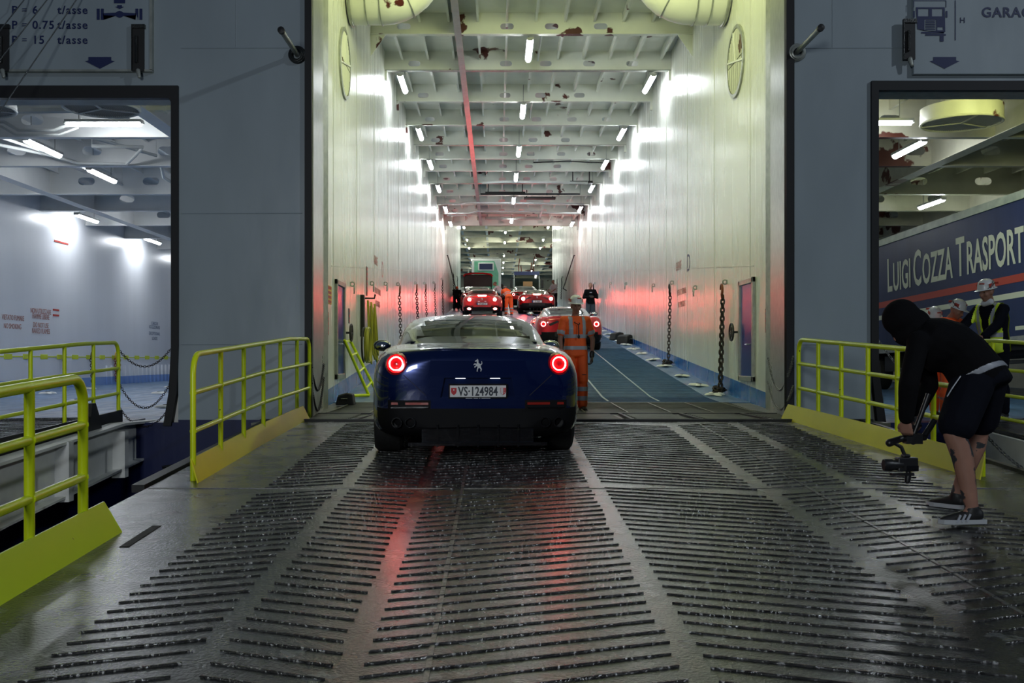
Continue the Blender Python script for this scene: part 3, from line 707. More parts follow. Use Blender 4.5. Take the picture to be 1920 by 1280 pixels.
# flaked patch on the lower rail
f3 = railing('railing', 'yellow railing on the neighbouring left ramp in front of the garage deck', lambda y: -4.82, [7.2, 8.0, 8.83, 9.66, 10.47, 11.29, 12.1, 12.9], lambda y: zn(y)-.03, hs=(1.0, .68, .36), ext=.8)
def xr(y): return 3.68+.0805*(12.7-y)
f4 = railing('railing', 'yellow railing with kickplate on the right ramp edge behind the cameraman', xr, [8.41, 9.2, 9.89, 10.53, 11.19, 11.83, 12.44], lambda y: zr(min(y, 12.5)), hs=(1.0, .71, .41), r=.026, kick=(.20, .075, 8.25, 12.75, -.10), kmat=m_yel2, low_side=-1)
f5 = railing('railing', 'yellow railing of the neighbouring right ramp that the man in the lime vest leans on', lambda y: 6.02+.0*(y), [9.2, 9.9, 10.7, 11.5, 12.3, 13.0], lambda y: zn(y)-.03, hs=(1.02, .70, .40, .12), ext=.6)

# ---- chains
def link_tpl(L, W, r):
    mb = MB(); pts = []; n = 12
    for k in range(n):
        a = 2*PI*k/n; pts.append(V((W*math.cos(a), (L-W)*(1 if math.sin(a) > .01 else -1 if math.sin(a) < -.01 else 0)+W*math.sin(a), 0)))
    rings = []
    for k in range(n):
        t = (pts[(k+1) % n]-pts[k-1]).normalized(); a = t.cross(V((0, 0, 1))).normalized(); rings.append([mb.bm.verts.new(pts[k]+r*(math.cos(u)*a+math.sin(u)*V((0, 0, 1)))) for u in (0, PI/2.5*1, PI/2.5*2, PI/2.5*3, PI/2.5*4)])
    for k in range(n):
        A, B = rings[k], rings[(k+1) % n]
        for j in range(5): mb.bm.faces.new((A[j], A[(j+1) % 5], B[(j+1) % 5], B[j]))
    return mb
def chain_mb(path, L=.055, W=.02, r=.007):
    tp = link_tpl(L/2, W, r); tv = [v.co.copy() for v in tp.bm.verts]; tf = [[v.index for v in f.verts] for f in tp.bm.faces]
    tp.bm.verts.index_update(); tf = [[v.index for v in f.verts] for f in tp.bm.faces]; tp.bm.free()
    path = [V(p) for p in path]; step = L-2*r*1.1; out = MB(); i = 0; acc = 0; k = 0; seg = 0
    tot = sum((b-a).length for a, b in zip(path, path[1:])); n = int(tot/step)
    for j in range(n+1):
        s = j*step; a = 0
        for p, q in zip(path, path[1:]):
            l = (q-p).length
            if a+l >= s or q is path[-1]: break
            a += l
        c = p.lerp(q, min(1, (s-a)/max(l, 1e-6))); d = (q-p).normalized()
        x = d.cross(V((.13, .3, .9))).normalized() if abs(d.z) < .8 else d.cross(V((1, .2, 0))).normalized(); z = x.cross(d)
        if j % 2: x, z = z, -x
        m = Matrix((x, d, z)).transposed()
        vs = [out.bm.verts.new(c+m @ t) for t in tv]
        for f in tf: out.bm.faces.new([vs[q_] for q_ in f])
    return out
def sag(a, b, s, n=14):
    a, b = V(a), V(b); return [a.lerp(b, k/n)-V((0, 0, 4*s*(k/n)*(1-k/n))) for k in range(n+1)]
def hook_shape(mb, p, s, sc=1.0):
    """big J hook hanging at p against a wall; opening towards the tunnel"""
    p = V(p); pts = [p+V((s*.02, 0, -.04))*sc]
    for k in range(10): a = -PI*.35+PI*1.35*k/9; pts.append(p+V((s*.03, -.085*math.cos(a)*1.0+.02, .12+.10*math.sin(a)))*sc)
    rs = [.022]+[.026-.0014*k for k in range(10)]
    mb.tube(pts, [r*sc for r in rs], 8); return mb
def pad_eye(mb, X, y, z, s): mb.torus((X+s*.04, y, z), .040, .013, (0, 1, .2), 16, 6); mb.box(min(X, X+s*.02), max(X, X+s*.02), y-.03, y+.03, z-.04, z+.04); return mb
def hook_chain(side, y, z, length, label, double=False, rust_or_glint=False, foot=False, sc=1.0):
    s = 1 if side == 'left' else -1; X = WL if s > 0 else WR
    t = thing('lashing_chain', label, 'chain', group='lashing chains on the tunnel walls')
    pad_eye(MB(), X, y, z+.02, s).build('pad_eye', m_frame, t, True)
    hook_shape(MB(), (X+s*.07, y, z-.24*sc), s, sc).build('hook', m_hookr if rust_or_glint else m_chain, t, True)
    for k in range(2 if double else 1):
        dy = .05*(k*2-1) if double else 0
        chain_mb([(X+s*.08, y+dy*.3, z-.27*sc), (X+s*.10, y+dy, z-length*.5), (X+s*.13, y+dy, z-length)], .105*sc, .034*sc, .012*sc).build('chain_run', m_chain, t, True)
    if foot:
        zb = zr(y); mb = chain_mb([(X+s*(.14+.10*math.cos(a)), y+.10*math.sin(a), zb+.03+.01*a) for a in [k*.7 for k in range(12)]], .105, .034, .012)
        mb.build('chain_heap', m_chain, t, True)
hook_chain('right', 18.95, 2.86, 2.10, 'double rusty lashing chain with red hook beside the blue door, right wall', True, True, True)
hook_chain('right', 24.7, 3.29, 2.05, 'single lashing chain hanging to the deck, second from the door, right wall', foot=True)
hook_chain('right', 44.2, 4.75, 1.7, 'lashing chain on the right wall just behind the man in the black sweater')
hook_chain('right', 66, 6.8, 1.4, 'dark lashing chain on the far right wall beside the man in the white shirt')
hook_chain('right', 71, 7.1, 1.4, 'dark lashing chain at the very end of the right wall')
hook_chain('left', 28.0, 3.50, 1.75, 'long lashing chain on the left wall, nearest to the yellow hoses', rust_or_glint=True, foot=False)
hook_chain('left', 33.9, 3.98, 1.15, 'short thick lashing chain, second from the hoses, left wall', True, True)
hook_chain('left', 38.2, 4.3, 1.25, 'lashing chain, third from the hoses, left wall', rust_or_glint=True)
hook_chain('left', 43.8, 4.75, 1.45, 'thin lashing chain, fourth from the hoses, left wall')
hook_chain('left', 50.0, 5.4, 1.7, 'dark lashing chain, fifth from the hoses, left wall', True)
hook_chain('left', 62.5, 6.75, 1.5, 'dark lashing chain far up the left wall, before its last neighbour')
hook_chain('left', 69, 7.1, 1.5, 'dark lashing chain at the very end of the left wall')
k = 0
for side, lst in (('right', ((21.8, 2.98), (27.6, 3.46), (33.5, 3.95), (38, 4.30))), ('left', ((19.2, 2.86), (22.2, 3.10), (24.9, 3.30)))):
    s = 1 if side == 'left' else -1; X = WL if s > 0 else WR
    for i, (y, z) in enumerate(lst):
        mb = pad_eye(MB(), X, y, z, s); hook_shape(mb, (X+s*.06, y, z-.16), s, .6)
        tag(mb.build('wall_hook', m_frame, None, True), 'empty steel lashing hook on the %s tunnel wall, %s counted from the entrance' % (side, ORD[i]), 'hook', 'empty hooks on the tunnel walls')
# slack safety chains by the openings
def slack(label, a, b, s, mat=m_chainz, L=.045, W=.014, r=.0045): tag(chain_mb(sag(a, b, s), L, W, r).build('safety_chain', mat, None, True), label, 'chain', 'slack safety chains')
for z, sg_, wd in ((1.55, .36, 'top'), (1.12, .52, 'middle'), (.82, .42, 'bottom')): slack('%s safety chain drooping from the neighbouring left railing to the door seal' % wd, (-4.82, 12.92, z), (-4.20, 13.05, z+.02), sg_*.62, m_chain, .035, .012, .004)
for z, sg_, wd in ((1.36, .45, 'upper'), (1.16, .55, 'lower')): slack('%s safety chain between the left ramp railing and the tunnel jamb' % wd, (-2.38, 12.97, z), (-2.60, 15.2, z+.0), sg_*.8, m_dark, .04, .014, .005)
for z, sg_, wd in ((1.36, .45, 'upper'), (1.0, .35, 'lower')): slack('%s safety chain between the right ramp railing and the tunnel jamb' % wd, (3.64, 12.46, z+.1), (4.06, 15.2, z+.1), sg_, m_chainz, .04, .014, .005)
tag(chain_mb([(4.22, 15.5, 1.55), (4.2, 15.5, 1.0), (4.1, 15.0, .7)], .045, .015, .005).build('safety_chain', m_frame, None, True), 'thin chain hanging straight down the right tunnel jamb', 'chain')
tag(chain_mb([(-2.70, 15.6, 1.5), (-2.68, 15.5, 1.0), (-2.6, 15.0, .72)], .045, .015, .005).build('safety_chain', m_frame, None, True), 'thin chain hanging straight down the left tunnel jamb', 'chain')
slack('galvanised safety chain from the right ramp railing to the neighbouring ramp', (4.03, 8.41, .83), (5.86, 9.6, .45), .30, m_chainz)
slack('dark safety chain between the neighbouring right railing rails', (4.9, 13.1, 1.72), (6.0, 12.9, .9), .25, m_chainz)
slack('thin safety chain crossing the right garage opening low down', (5.98, 12.6, .82), (8.6, 12.6, .72), .22, m_chainz)

# ---- deck lashing pots (clover-shaped castings)
def make_pot():
    t = thing('lashing_pot', '', 'deck fitting', group='white clover-shaped lashing pots on the decks')
    pts = []
    for k in range(48):
        a = 2*PI*k/48; r = .115+.055*math.cos(4*a); pts.append((r*math.cos(a), r*math.sin(a)*1.0))
    mb = MB(); bm = mb.bm
    A = [bm.verts.new((x*1.1, y*1.1, 0)) for x, y in pts]; B = [bm.verts.new((x*.92, y*.92, .032)) for x, y in pts]; C = [bm.verts.new((x*.45, y*.45, .045)) for x, y in pts]
    for R0, R1 in ((A, B), (B, C)):
        for k in range(48): bm.faces.new((R0[k], R0[(k+1) % 48], R1[(k+1) % 48], R1[k]))
    bm.faces.new(C)
    mb.build('casting', m_white, t, True)
    MB().lathe([(.048, .044), (.048, .052), (.030, .052), (.030, .044)], (0, 0, 0), 'z', 16, close=True).build('socket', m_dark, t, True)
    return t
pot0 = make_pot(); first = [True]
def pot(x, y, z, label, rz=.4, tilt=0):
    o = pot0 if first[0] else copy_tree(pot0); first[0] = False
    o.location = (x, y, z); o.rotation_euler = (tilt, 0, rz); o['label'] = label; o.scale = (1.15, 1.15, 1)
SL = math.atan(.0865)
yy = [18.6, 20.1, 21.9, 24.2, 26.0, 28.0, 29.7, 31.4, 33.0, 34.9, 36.6, 38.6]
for i, y in enumerate(yy): pot(4.0, y, zr(y)+.012, 'white clover-shaped lashing pot by the right tunnel wall, %s counted from the entrance' % ORD[i], .3+i, SL)
for i, (x, y) in enumerate([(-1.95, 18.1), (-2.05, 19.4)]): pot(x, y, zr(y)+.012, 'white lashing pot on the deck under the yellow ladder, ' + ['nearer one', 'farther one'][i], .5, SL*.5)
for i in range(7): pot(-2.35, 43+i*1.7, zr(43+i*1.7)+.012, 'white lashing pot in the left row beside the dark car, %s of its row' % ORD[i], .2, SL)
for i in range(6): pot(.47, 47.0+i*1.7, zr(47.0+i*1.7)+.012, 'white lashing pot in the middle row between the red cars, %s of its row' % ORD[i], .2, SL)
gl = [(-10.6, 23.9), (-8.0, 19.3), (-5.55, 17.0), (-6.15, 20.2), (-9.5, 29.5), (-10.5, 33.5), (-8.2, 33.5), (-7.0, 27.0), (-5.6, 23.5), (-11.2, 27.8), (-8.0, 24), (-6.1, 34)]
for i, (x, y) in enumerate(gl): pot(x, y, .632, 'white lashing pot on the left garage deck, ' + ('%s counted from the left picture edge' % ORD[sorted(range(len(gl)), key=lambda q: gl[q][0]/gl[q][1]).index(i)]), .7)

# ---- watertight doors in the tunnel walls
def wt_door(side, y0, y1, z0, z1):
    s = 1 if side == 'left' else -1; X = WL if s > 0 else WR
    t = thing('door_'+('1' if side == 'left' else '2'), 'narrow blue steel door with grey frame in the %s tunnel wall' % side, 'door')
    a, b = sorted((X, X+s*.05))
    mb = MB(); mb.box(a, b, y0-.09, y0, z0-.09, z1+.09); mb.box(a, b, y1, y1+.09, z0-.09, z1+.09); mb.box(a, b, y0-.09, y1+.09, z1, z1+.09); mb.box(a, b, y0-.09, y1+.09, z0-.09, z0); mb.build('door_frame', m_frame, t, bevel=.008)
    a, b = sorted((X, X+s*.022)); MB().box(a, b, y0, y1, z0, z1).build('door_leaf', m_doorb, t)
    mb = MB(); mb.tube([(X, y0+.12, (z0+z1)/2-.25), (X+s*.09, y0+.12, (z0+z1)/2-.25), (X+s*.09, y0+.24, (z0+z1)/2-.25)], .014, 8); mb.build('door_handle', m_chrome, t, True)
    yw = y1+.28 if side == 'left' else y1+.28
    w_ = thing('handwheel', 'black valve handwheel beside the blue door, %s tunnel wall' % side, 'handwheel')
    mb = MB(); mb.torus((X+s*.12, yw, 1.92), .15, .018, (1, 0, 0), 24, 6); mb.tube([(X, yw, 1.92), (X+s*.12, yw, 1.92)], .02, 8)
    for a_ in (0, PI/3, 2*PI/3): mb.obox((X+s*.12, yw-.15*math.cos(a_), 1.92-.15*math.sin(a_)), (X+s*.12, yw+.15*math.cos(a_), 1.92+.15*math.sin(a_)), .016, .016, up=(1, 0, 0))
    mb.build('wheel', m_dark, w_, True)
wt_door('left', 17.42, 18.22, 1.18, 2.72); wt_door('right', 16.95, 17.80, 1.15, 2.72)
def wall_sign(side, y, z, w_, h, mat, label, rows=0, rowmat=None):
    s = 1 if side == 'left' else -1; X = WL if s > 0 else WR
    t = thing('wall_sign', label, 'sign'); a, b = sorted((X, X+s*.012)); MB().box(a, b, y-w_/2, y+w_/2, z-h/2, z+h/2).build('panel', mat, t)
    if rows:
        mb = MB(); a, b = sorted((X+s*.012, X+s*.015))
        for k in range(rows): zz = z+h/2-(k+.5)*h/rows; mb.box(a, b, y-w_*.38, y+w_*.38, zz-h/rows*.28, zz+h/rows*.28)
        mb.build('lettering', rowmat, t)
m_sgy = M('sign_yellow', (.65, .42, .03), .5); m_sgb = M('sign_brown', (.16, .09, .07), .5)
wall_sign('left', 16.75, 2.50, .42, .30, m_sgy, 'yellow and red notice near the left tunnel entrance', 4, m_redp)
wall_sign('left', 16.6, 2.02, .14, .38, m_sgb, 'brown plate with red symbols below the yellow notice, left wall', 5, m_redp)
wall_sign('right', 16.15, 2.05, .14, .38, m_sgb, 'brown plate with red symbols near the right tunnel entrance', 5, m_redp)
wall_sign('left', 19.0, 2.25, .10, .28, m_dgrey, 'small dark red plate right of the left blue door', 3, m_redp)
wall_sign('left', 21.6, 3.1, .20, .62, m_sgb, 'tall brown notice board above the yellow hoses', 6, m_redp)
# lettering on the tunnel walls
def wtext(side, s_, y, z, size, mat, sx=1.0):
    s = 1 if side == 'left' else -1; X = (WL if s > 0 else WR)+s*.003
    return text('lettering', s_, size, (X, y, z), (0, s, 0), (0, 0, 1), mat, wall_l if s > 0 else wall_r, 'CENTER', .001, sx)
wtext('right', 'GARAGE', 24.0, 3.55, .30, m_redtxt, .62); wtext('right', 'D', 22.75, 3.42, .56, m_navy, 1.0)
wtext('right', 'VIETATO FUMARE', 23.6, 2.95, .20, m_redtxt, .72); wtext('right', 'NO SMOKING', 23.6, 2.66, .20, m_redtxt, .72)
wtext('left', 'GARAGE', 23.2, 3.60, .30, m_redtxt, .62); wtext('left', 'D', 24.6, 3.42, .56, m_redtxt, 1.0)
wtext('left', 'VIETATO FUMARE', 23.6, 2.95, .20, m_redtxt, .72); wtext('left', 'NO SMOKING', 23.6, 2.66, .20, m_redtxt, .72)
# lettering on the garage wall
def gtext(s_, px, py, size, mat, sx=.8):
    X = -12.74; y = X*FP/(px-932); z = CZ-(py-675)/FP*y
    return text('lettering', s_, size, (X, y, z), (0, 1, 0), (0, 0, 1), mat, gwl, 'CENTER', .001, sx)
for s_, px, py, sz in (('VIETATO FUMARE', 25, 600, .19), ('NO SMOKING', 24, 616, .19), ('NON UTILIZZARE', 77, 588, .20), ('FIAMME LIBERE', 77, 598, .20), ('DO NOT USE', 77, 614, .20), ('NAKED FLAMES', 77, 625, .20)): gtext(s_, px, py, sz, m_redtxt)
for s_, px, py in (('CARICHI', 290, 609), ('ECCEZIONALI', 290, 616), ('EXCEPTIONAL', 290, 628), ('LOADS', 290, 637)): gtext(s_, px, py, .17, m_bltxt, 1.1)
mb = MB()
for px, py, w_ in ((115, 454.5, 26), (105, 581, 11), (105, 591, 11)):
    y0 = -12.74*FP/(px-w_/2-932); y1 = -12.74*FP/(px+w_/2-932); z = CZ-(py-675)/FP*((y0+y1)/2); mb.obox((-12.74, y0, z), (-12.74, y1, z-.0), .012, .05)
mb.build('red_stripe', m_redp, gwl)
mb = MB(); y = 22
while y < 46:
    mb.box(-12.75, -12.735, y, y+.42, 1.45, 1.58); y += 1.05
m_ygm = M('yellow_green_marks', (.62, .70, .04), .5)
mb.box(-12.75, -12.742, 20, 47, 1.50, 1.53); mb.build('yellow_marks', m_ygm, gwl)
mb = MB(); y = 33
while y < 47: mb.box(-12.75, -12.69, y, y+.05, .62, 1.25); y += .42
mb.build('wall_corrugation', m_garwall, gwl)
# chains hanging on the garage wall
for i, (px, y) in enumerate(((118, 29.6), (172, 31.6), (215, 33.6))):
    t = thing('lashing_chain', ['grey lashing chain bundle on the left garage wall, leftmost of three', 'grey lashing chain on the left garage wall, middle of three', 'rusty lashing chain bundle with orange hooks on the left garage wall'][i], 'chain', group='chains on the garage wall')
    for k in range(3 if i == 2 else 1): chain_mb([(-12.66+.03*k, y+.1*k, 1.5), (-12.62, y+.12*k, .75+.1*k)], .11, .038, .013).build('chain_run', m_hookr if i == 2 else m_chain, t, True)
    hook_shape(MB(), (-12.66, y, 1.46), 1).build('hook', m_sgy if i == 2 else m_chain, t, True)
# ---- hoses, ladder, chocks near the left entrance
t = thing('hose_coil', 'bundle of yellow-green hoses hanging on the left tunnel wall', 'hose')
m_hose = M('hose_yellow', (.36, .34, .02), .5)
for k in range(9):
    a = WL+.10+.05*(k % 3); y0 = 21.0+.16*k; zt = 2.66-.03*k; lo = 1.35+.09*(k % 4)
    if k < 5: pts = [(a, y0, zt), (a+.03, y0-.10, (zt+lo)/2), (a+.05, y0-.05, lo+.1), (a+.07, y0+.08, lo), (a+.05, y0+.22, lo+.12), (a+.03, y0+.16, (zt+lo)/2), (a, y0+.05, zt)]
    else: pts = [(a+.04, 19.7+.06*k+.28*math.sin(u)*1.0, 1.72+.34*math.cos(u)) for u in [2*PI*j/14 for j in range(15)]]
    MB().tube(pts, .019, 8).build('hose', m_hose if k != 6 else m_dark, t, True)
MB().tube([(WL, 21.3, 2.72), (WL+.2, 21.3, 2.72), (WL+.22, 21.3, 2.8)], .02, 8).build('peg', m_dark, t, True)
t = thing('fire_hose_box', 'dark slotted post behind the hoses on the left tunnel wall', 'post')
MB().box(WL, WL+.07, 20.6, 20.8, 1.9, 2.75).build('post_body', m_dark, t)
t = thing('ladder', 'short yellow ladder leaning on the left tunnel wall beneath the hoses', 'ladder')
A0, A1 = V((-2.33, 18.4, zr(18.4)+.03)), V((-2.70, 17.9, 1.78)); B0, B1 = V((-2.30, 19.0, zr(19)+.10)), V((-2.70, 18.55, 1.80))
MB().tube([A0, A1], .028, 10).build('rail', m_yel, t, True); MB().tube([B0+V((0, 0, 0)), B1], .028, 10).build('rail', m_yel, t, True)
for q in (.12, .42, .72, .97): MB().tube([A0.lerp(A1, q), B0.lerp(B1, q)], .020, 8).build('rung', m_yel, t, True)
MB().tube([A0, A0+V((-.35, -.5, -.0))], .028, 8).build('foot', m_yel, t, True)
def chock(x, y, z, label, sc=1.0, rz=0, mat=m_rubber):
    t = thing('wheel_chock', label, 'wheel chock', group='black wheel chocks')
    mb = MB(); mb.prism([(-.17*sc, 0), (.17*sc, 0), (.14*sc, .2*sc), (.02*sc, .22*sc), (-.12*sc, .18*sc)], -.14*sc, .14*sc, 'y'); o = mb.build('wedge', mat, t, bevel=.02*sc)
    mb = MB(); mb.tube([(-.05*sc, -.142*sc, .1*sc), (-.05*sc, -.18*sc, .12*sc), (.05*sc, -.18*sc, .12*sc), (.05*sc, -.142*sc, .1*sc)], .008, 6); mb.build('rope_handle', m_chainz, t, True)
    t.location = (x, y, z); t.rotation_euler.z = rz
chock(-2.48, 16.6, zr(16.6)+.005, 'black rubber wheel chock beside the foot of the yellow ladder', .9)
chock(3.98, 33.7, zr(33.7)+.01, 'black wheel chock at the right tunnel wall, farther one', 1.2, .5); chock(4.02, 31.9, zr(31.9)+.01, 'black wheel chock at the right tunnel wall, nearer one', 1.35, 1.0)
mb = MB(); mb.box(5.05, 5.5, 9.2, 9.5, .36, .44); tag(mb.build('timber_block', M('old_wood', (.07, .05, .035), .7, var=.4), None, bevel=.01), 'dark timber block lying beyond the right ramp edge', 'timber')
# sloping handrails far up the tunnel
for X, s, lab in ((WL, 1, 'left'), (WR, -1, 'right')):
    mb = MB(); mb.tube([(X+s*.05, 56, 7.2), (X+s*.25, 62, 5.8), (X+s*.05, 62.2, 5.7)], .03, 8); mb.tube([(X, 56, 7.2), (X+s*.05, 56, 7.2)], .03, 8)
    tag(mb.build('wall_handrail', m_dark, None, True), 'dark slanting handrail far up the %s tunnel wall' % lab, 'handrail')
# ================================================================ CARS
def crom(p0, p1, p2, p3, t, t0, t1, t2, t3):
    # non-uniform Catmull-Rom on scalars/vectors with knots
    def l(a, b, ta, tb): return a if abs(tb-ta) < 1e-9 else a+(b-a)*((t-ta)/(tb-ta))
    m1 = (p2-p0)/(t2-t0) if t2 != t0 else (p2-p1)*0; m2 = (p3-p1)/(t3-t1) if t3 != t1 else (p2-p1)*0
    h = t2-t1; u = (t-t1)/h
    return (2*u**3-3*u*u+1)*p1+(u**3-2*u*u+u)*h*m1+(-2*u**3+3*u*u)*p2+(u**3-u*u)*h*m2
def interp(keys, vals, t):
    n = len(keys)
    i = 0
    while i < n-2 and t > keys[i+1]: i += 1
    i0, i3 = max(0, i-1), min(n-1, i+2)
    return crom(vals[i0], vals[i], vals[i+1], vals[i3], t, keys[i0], keys[i], keys[i+1], keys[i3])
def profile_pts(ctrl, n, closed_bottom):
    """smooth half profile through control points"""
    ks = [0]
    for a, b in zip(ctrl, ctrl[1:]): ks.append(ks[-1]+max(1e-4, (b-a).length))
    return [interp(ks, ctrl, ks[-1]*k/(n-1)) for k in range(n)]
class Loft:
    def __init__(s, table):
        s.ys = [r[0] for r in table]; s.rows = [[V((p[0], p[1])) for p in r[1]] for r in table]
    def half(s, y, n):
        K = len(s.rows[0]); c = [interp(s.ys, [r[k] for r in s.rows], y) for k in range(K)]
        return profile_pts(c, n, True)
    def mesh(s, ysamp, n, caps=True, mb=None):
        mb = mb or MB(); bm = mb.bm; rings = []
        for y in ysamp:
            h = s.half(y, n)
            R = [bm.verts.new((max(0, p.x) if abs(p.x) > 1e-3 else 0, y, p.y)) for p in h]
            Lf = [bm.verts.new((-v.co.x, v.co.y, v.co.z)) for v in R[1:-1]]
            rings.append(R+Lf[::-1])
        m = len(rings[0])
        for A, B in zip(rings, rings[1:]):
            for k in range(m): bm.faces.new((A[k], A[(k+1) % m], B[(k+1) % m], B[k]))
        if caps:
            for rg in (rings[0], rings[-1]):     # cap as rows joined across the car
                R = rg[:n]; Lm = [rg[0]]+rg[n:][::-1]+[rg[n-1]]
                for k in range(n-1):
                    q = [R[k], R[k+1], Lm[k+1], Lm[k]]; q = list(dict.fromkeys(q))
                    if len(q) > 2: bm.faces.new(q)
        return mb
def dens(ys, step):
    out = []
    for a, b in zip(ys, ys[1:]):
        n = max(1, int(math.ceil((b-a)/step)))
        out += [a+(b-a)*k/n for k in range(n)]
    return out+[ys[-1]]
GT_BODY = [
 (0.00, [(0, .34), (.55, .34), (.66, .42), (.70, .58), (.69, .74), (.60, .87), (.42, .93), (0, .955)]),
 (0.03, [(0, .30), (.62, .30), (.75, .38), (.79, .58), (.78, .77), (.69, .915), (.50, .985), (0, 1.01)]),
 (0.10, [(0, .26), (.66, .26), (.83, .34), (.865, .58), (.855, .80), (.76, .95), (.56, 1.015), (0, 1.035)]),
 (0.22, [(0, .23), (.68, .23), (.885, .31), (.915, .57), (.905, .81), (.815, .965), (.60, 1.025), (0, 1.035)]),
 (0.45, [(0, .20), (.70, .20), (.925, .29), (.950, .57), (.935, .82), (.85, .975), (.64, 1.03), (0, 1.04)]),
 (0.95, [(0, .18), (.72, .18), (.94, .27), (.969, .57), (.955, .82), (.87, .985), (.66, 1.045), (0, 1.06)]),
 (1.60, [(0, .16), (.72, .16), (.90, .24), (.945, .52), (.935, .78), (.86, .95), (.70, 1.0), (0, 1.0)]),
 (2.60, [(0, .15), (.70, .15), (.88, .22), (.925, .5), (.92, .75), (.86, .90), (.70, .95), (0, .96)]),
 (3.40, [(0, .15), (.70, .15), (.90, .24), (.935, .5), (.925, .74), (.84, .86), (.66, .90), (0, .92)]),
 (4.10, [(0, .18), (.65, .18), (.86, .26), (.90, .45), (.87, .65), (.78, .76), (.55, .78), (0, .80)]),
 (4.45, [(0, .2), (.50, .2), (.66, .26), (.72, .40), (.69, .54), (.60, .62), (.40, .64), (0, .65)]),
 (4.594, [(0, .28), (.25, .28), (.35, .30), (.38, .40), (.36, .48), (.3, .52), (.2, .54), (0, .545)])]
GT_CAB = [
 (0.80, [(0, .9), (.62, .93), (.60, 1.00), (.55, 1.030), (.47, 1.045), (.3, 1.055), (0, 1.06)]),
 (1.05, [(0, .9), (.74, .93), (.70, 1.02), (.62, 1.085), (.50, 1.105), (.3, 1.112), (0, 1.115)]),
 (1.50, [(0, .9), (.79, .92), (.745, 1.04), (.665, 1.165), (.53, 1.205), (.3, 1.218), (0, 1.222)]),
 (1.90, [(0, .9), (.81, .91), (.76, 1.04), (.665, 1.215), (.54, 1.262), (.3, 1.28), (0, 1.285)]),
 (2.35, [(0, .9), (.82, .90), (.765, 1.03), (.655, 1.225), (.53, 1.285), (.3, 1.312), (0, 1.318)]),
 (2.80, [(0, .9), (.82, .89), (.765, 1.01), (.65, 1.19), (.52, 1.258), (.3, 1.288), (0, 1.295)]),
 (3.25, [(0, .85), (.80, .87), (.75, .96), (.64, 1.08), (.51, 1.13), (.3, 1.155), (0, 1.16)]),
 (3.62, [(0, .8), (.74, .85), (.70, .89), (.60, .93), (.5, .945), (.3, .955), (0, .96)])]
# mid-engined shape: higher tail with a sloping engine cover and forward cabin
ME_BODY = [
 (0.00, [(0, .38), (.52, .38), (.64, .46), (.69, .62), (.67, .80), (.58, .90), (.40, .94), (0, .955)]),
 (0.03, [(0, .32), (.60, .32), (.74, .42), (.80, .62), (.78, .83), (.69, .945), (.48, .985), (0, .99)]),
 (0.10, [(0, .27), (.66, .27), (.83, .36), (.88, .60), (.865, .84), (.78, .975), (.56, 1.005), (0, 1.00)]),
 (0.22, [(0, .23), (.70, .23), (.89, .32), (.930, .58), (.915, .83), (.83, .985), (.60, 1.01), (0, 1.00)]),
 (0.45, [(0, .19), (.72, .19), (.94, .29), (.965, .57), (.95, .82), (.87, .985), (.66, 1.01), (0, 1.00)]),
 (0.95, [(0, .16), (.74, .16), (.95, .26), (.976, .57), (.955, .80), (.87, .965), (.68, 1.0), (0, 1.0)]),
 (1.60, [(0, .14), (.72, .14), (.91, .22), (.945, .50), (.92, .76), (.85, .90), (.70, .95), (0, .95)]),
 (2.50, [(0, .13), (.70, .13), (.88, .20), (.92, .48), (.91, .70), (.84, .84), (.70, .88), (0, .90)]),
 (3.40, [(0, .13), (.70, .13), (.92, .22), (.95, .5), (.93, .72), (.82, .82), (.6, .82), (0, .80)]),
 (4.10, [(0, .15), (.65, .15), (.88, .22), (.91, .40), (.86, .56), (.76, .64), (.5, .64), (0, .64)]),
 (4.45, [(0, .18), (.50, .18), (.70, .22), (.74, .34), (.70, .44), (.58, .50), (.4, .51), (0, .52)]),
 (4.568, [(0, .25), (.25, .25), (.38, .27), (.40, .34), (.38, .40), (.3, .44), (.2, .45), (0, .45)])]
ME_CAB = [
 (0.35, [(0, .85), (.52, .90), (.50, .96), (.46, .99), (.40, 1.00), (.25, 1.005), (0, 1.01)]),
 (0.80, [(0, .85), (.66, .90), (.60, .99), (.53, 1.04), (.45, 1.055), (.28, 1.065), (0, 1.07)]),
 (1.30, [(0, .85), (.76, .89), (.69, 1.01), (.59, 1.11), (.48, 1.135), (.3, 1.148), (0, 1.152)]),
 (1.80, [(0, .85), (.79, .87), (.72, 1.0), (.61, 1.145), (.49, 1.185), (.3, 1.203), (0, 1.21)]),
 (2.20, [(0, .8), (.80, .85), (.73, .98), (.61, 1.14), (.49, 1.185), (.3, 1.205), (0, 1.212)]),
 (2.70, [(0, .8), (.79, .82), (.72, .93), (.60, 1.06), (.48, 1.105), (.3, 1.125), (0, 1.13)]),
 (3.20, [(0, .75), (.74, .78), (.68, .84), (.57, .91), (.46, .935), (.3, .945), (0, .95)]),
 (3.50, [(0, .7), (.66, .74), (.60, .78), (.5, .81), (.4, .825), (.25, .83), (0, .835)])]
def paint(name, col, rough=.25, flake=.0): return M(name, col, rough, metal=flake, coat=1, crough=.04, var=.05)
m_glass = M('car_glass', (.012, .016, .012), .03, spec=1.0)
m_glassside = M('car_side_glass', (.01, .012, .012), .04, spec=.8)
m_blackpl = M('black_plastic', (.006, .006, .007), .6, spec=.15)
m_blackgl = M('black_gloss', (.008, .008, .009), .10, coat=1)
m_tyre = M('tyre', (.010, .010, .010), .75, bump=.2, bs=30)
m_rim = M('alloy_rim', (.10, .10, .11), .3, metal=.9)
m_ring = M('tail_ring_light', (1, .3, .3), .4, emis=(1.0, .12, .10), es=120)
m_ringc = M('tail_lamp_lens', (.35, .005, .01), .15, emis=(1.0, .01, .015), es=.12, coat=1)
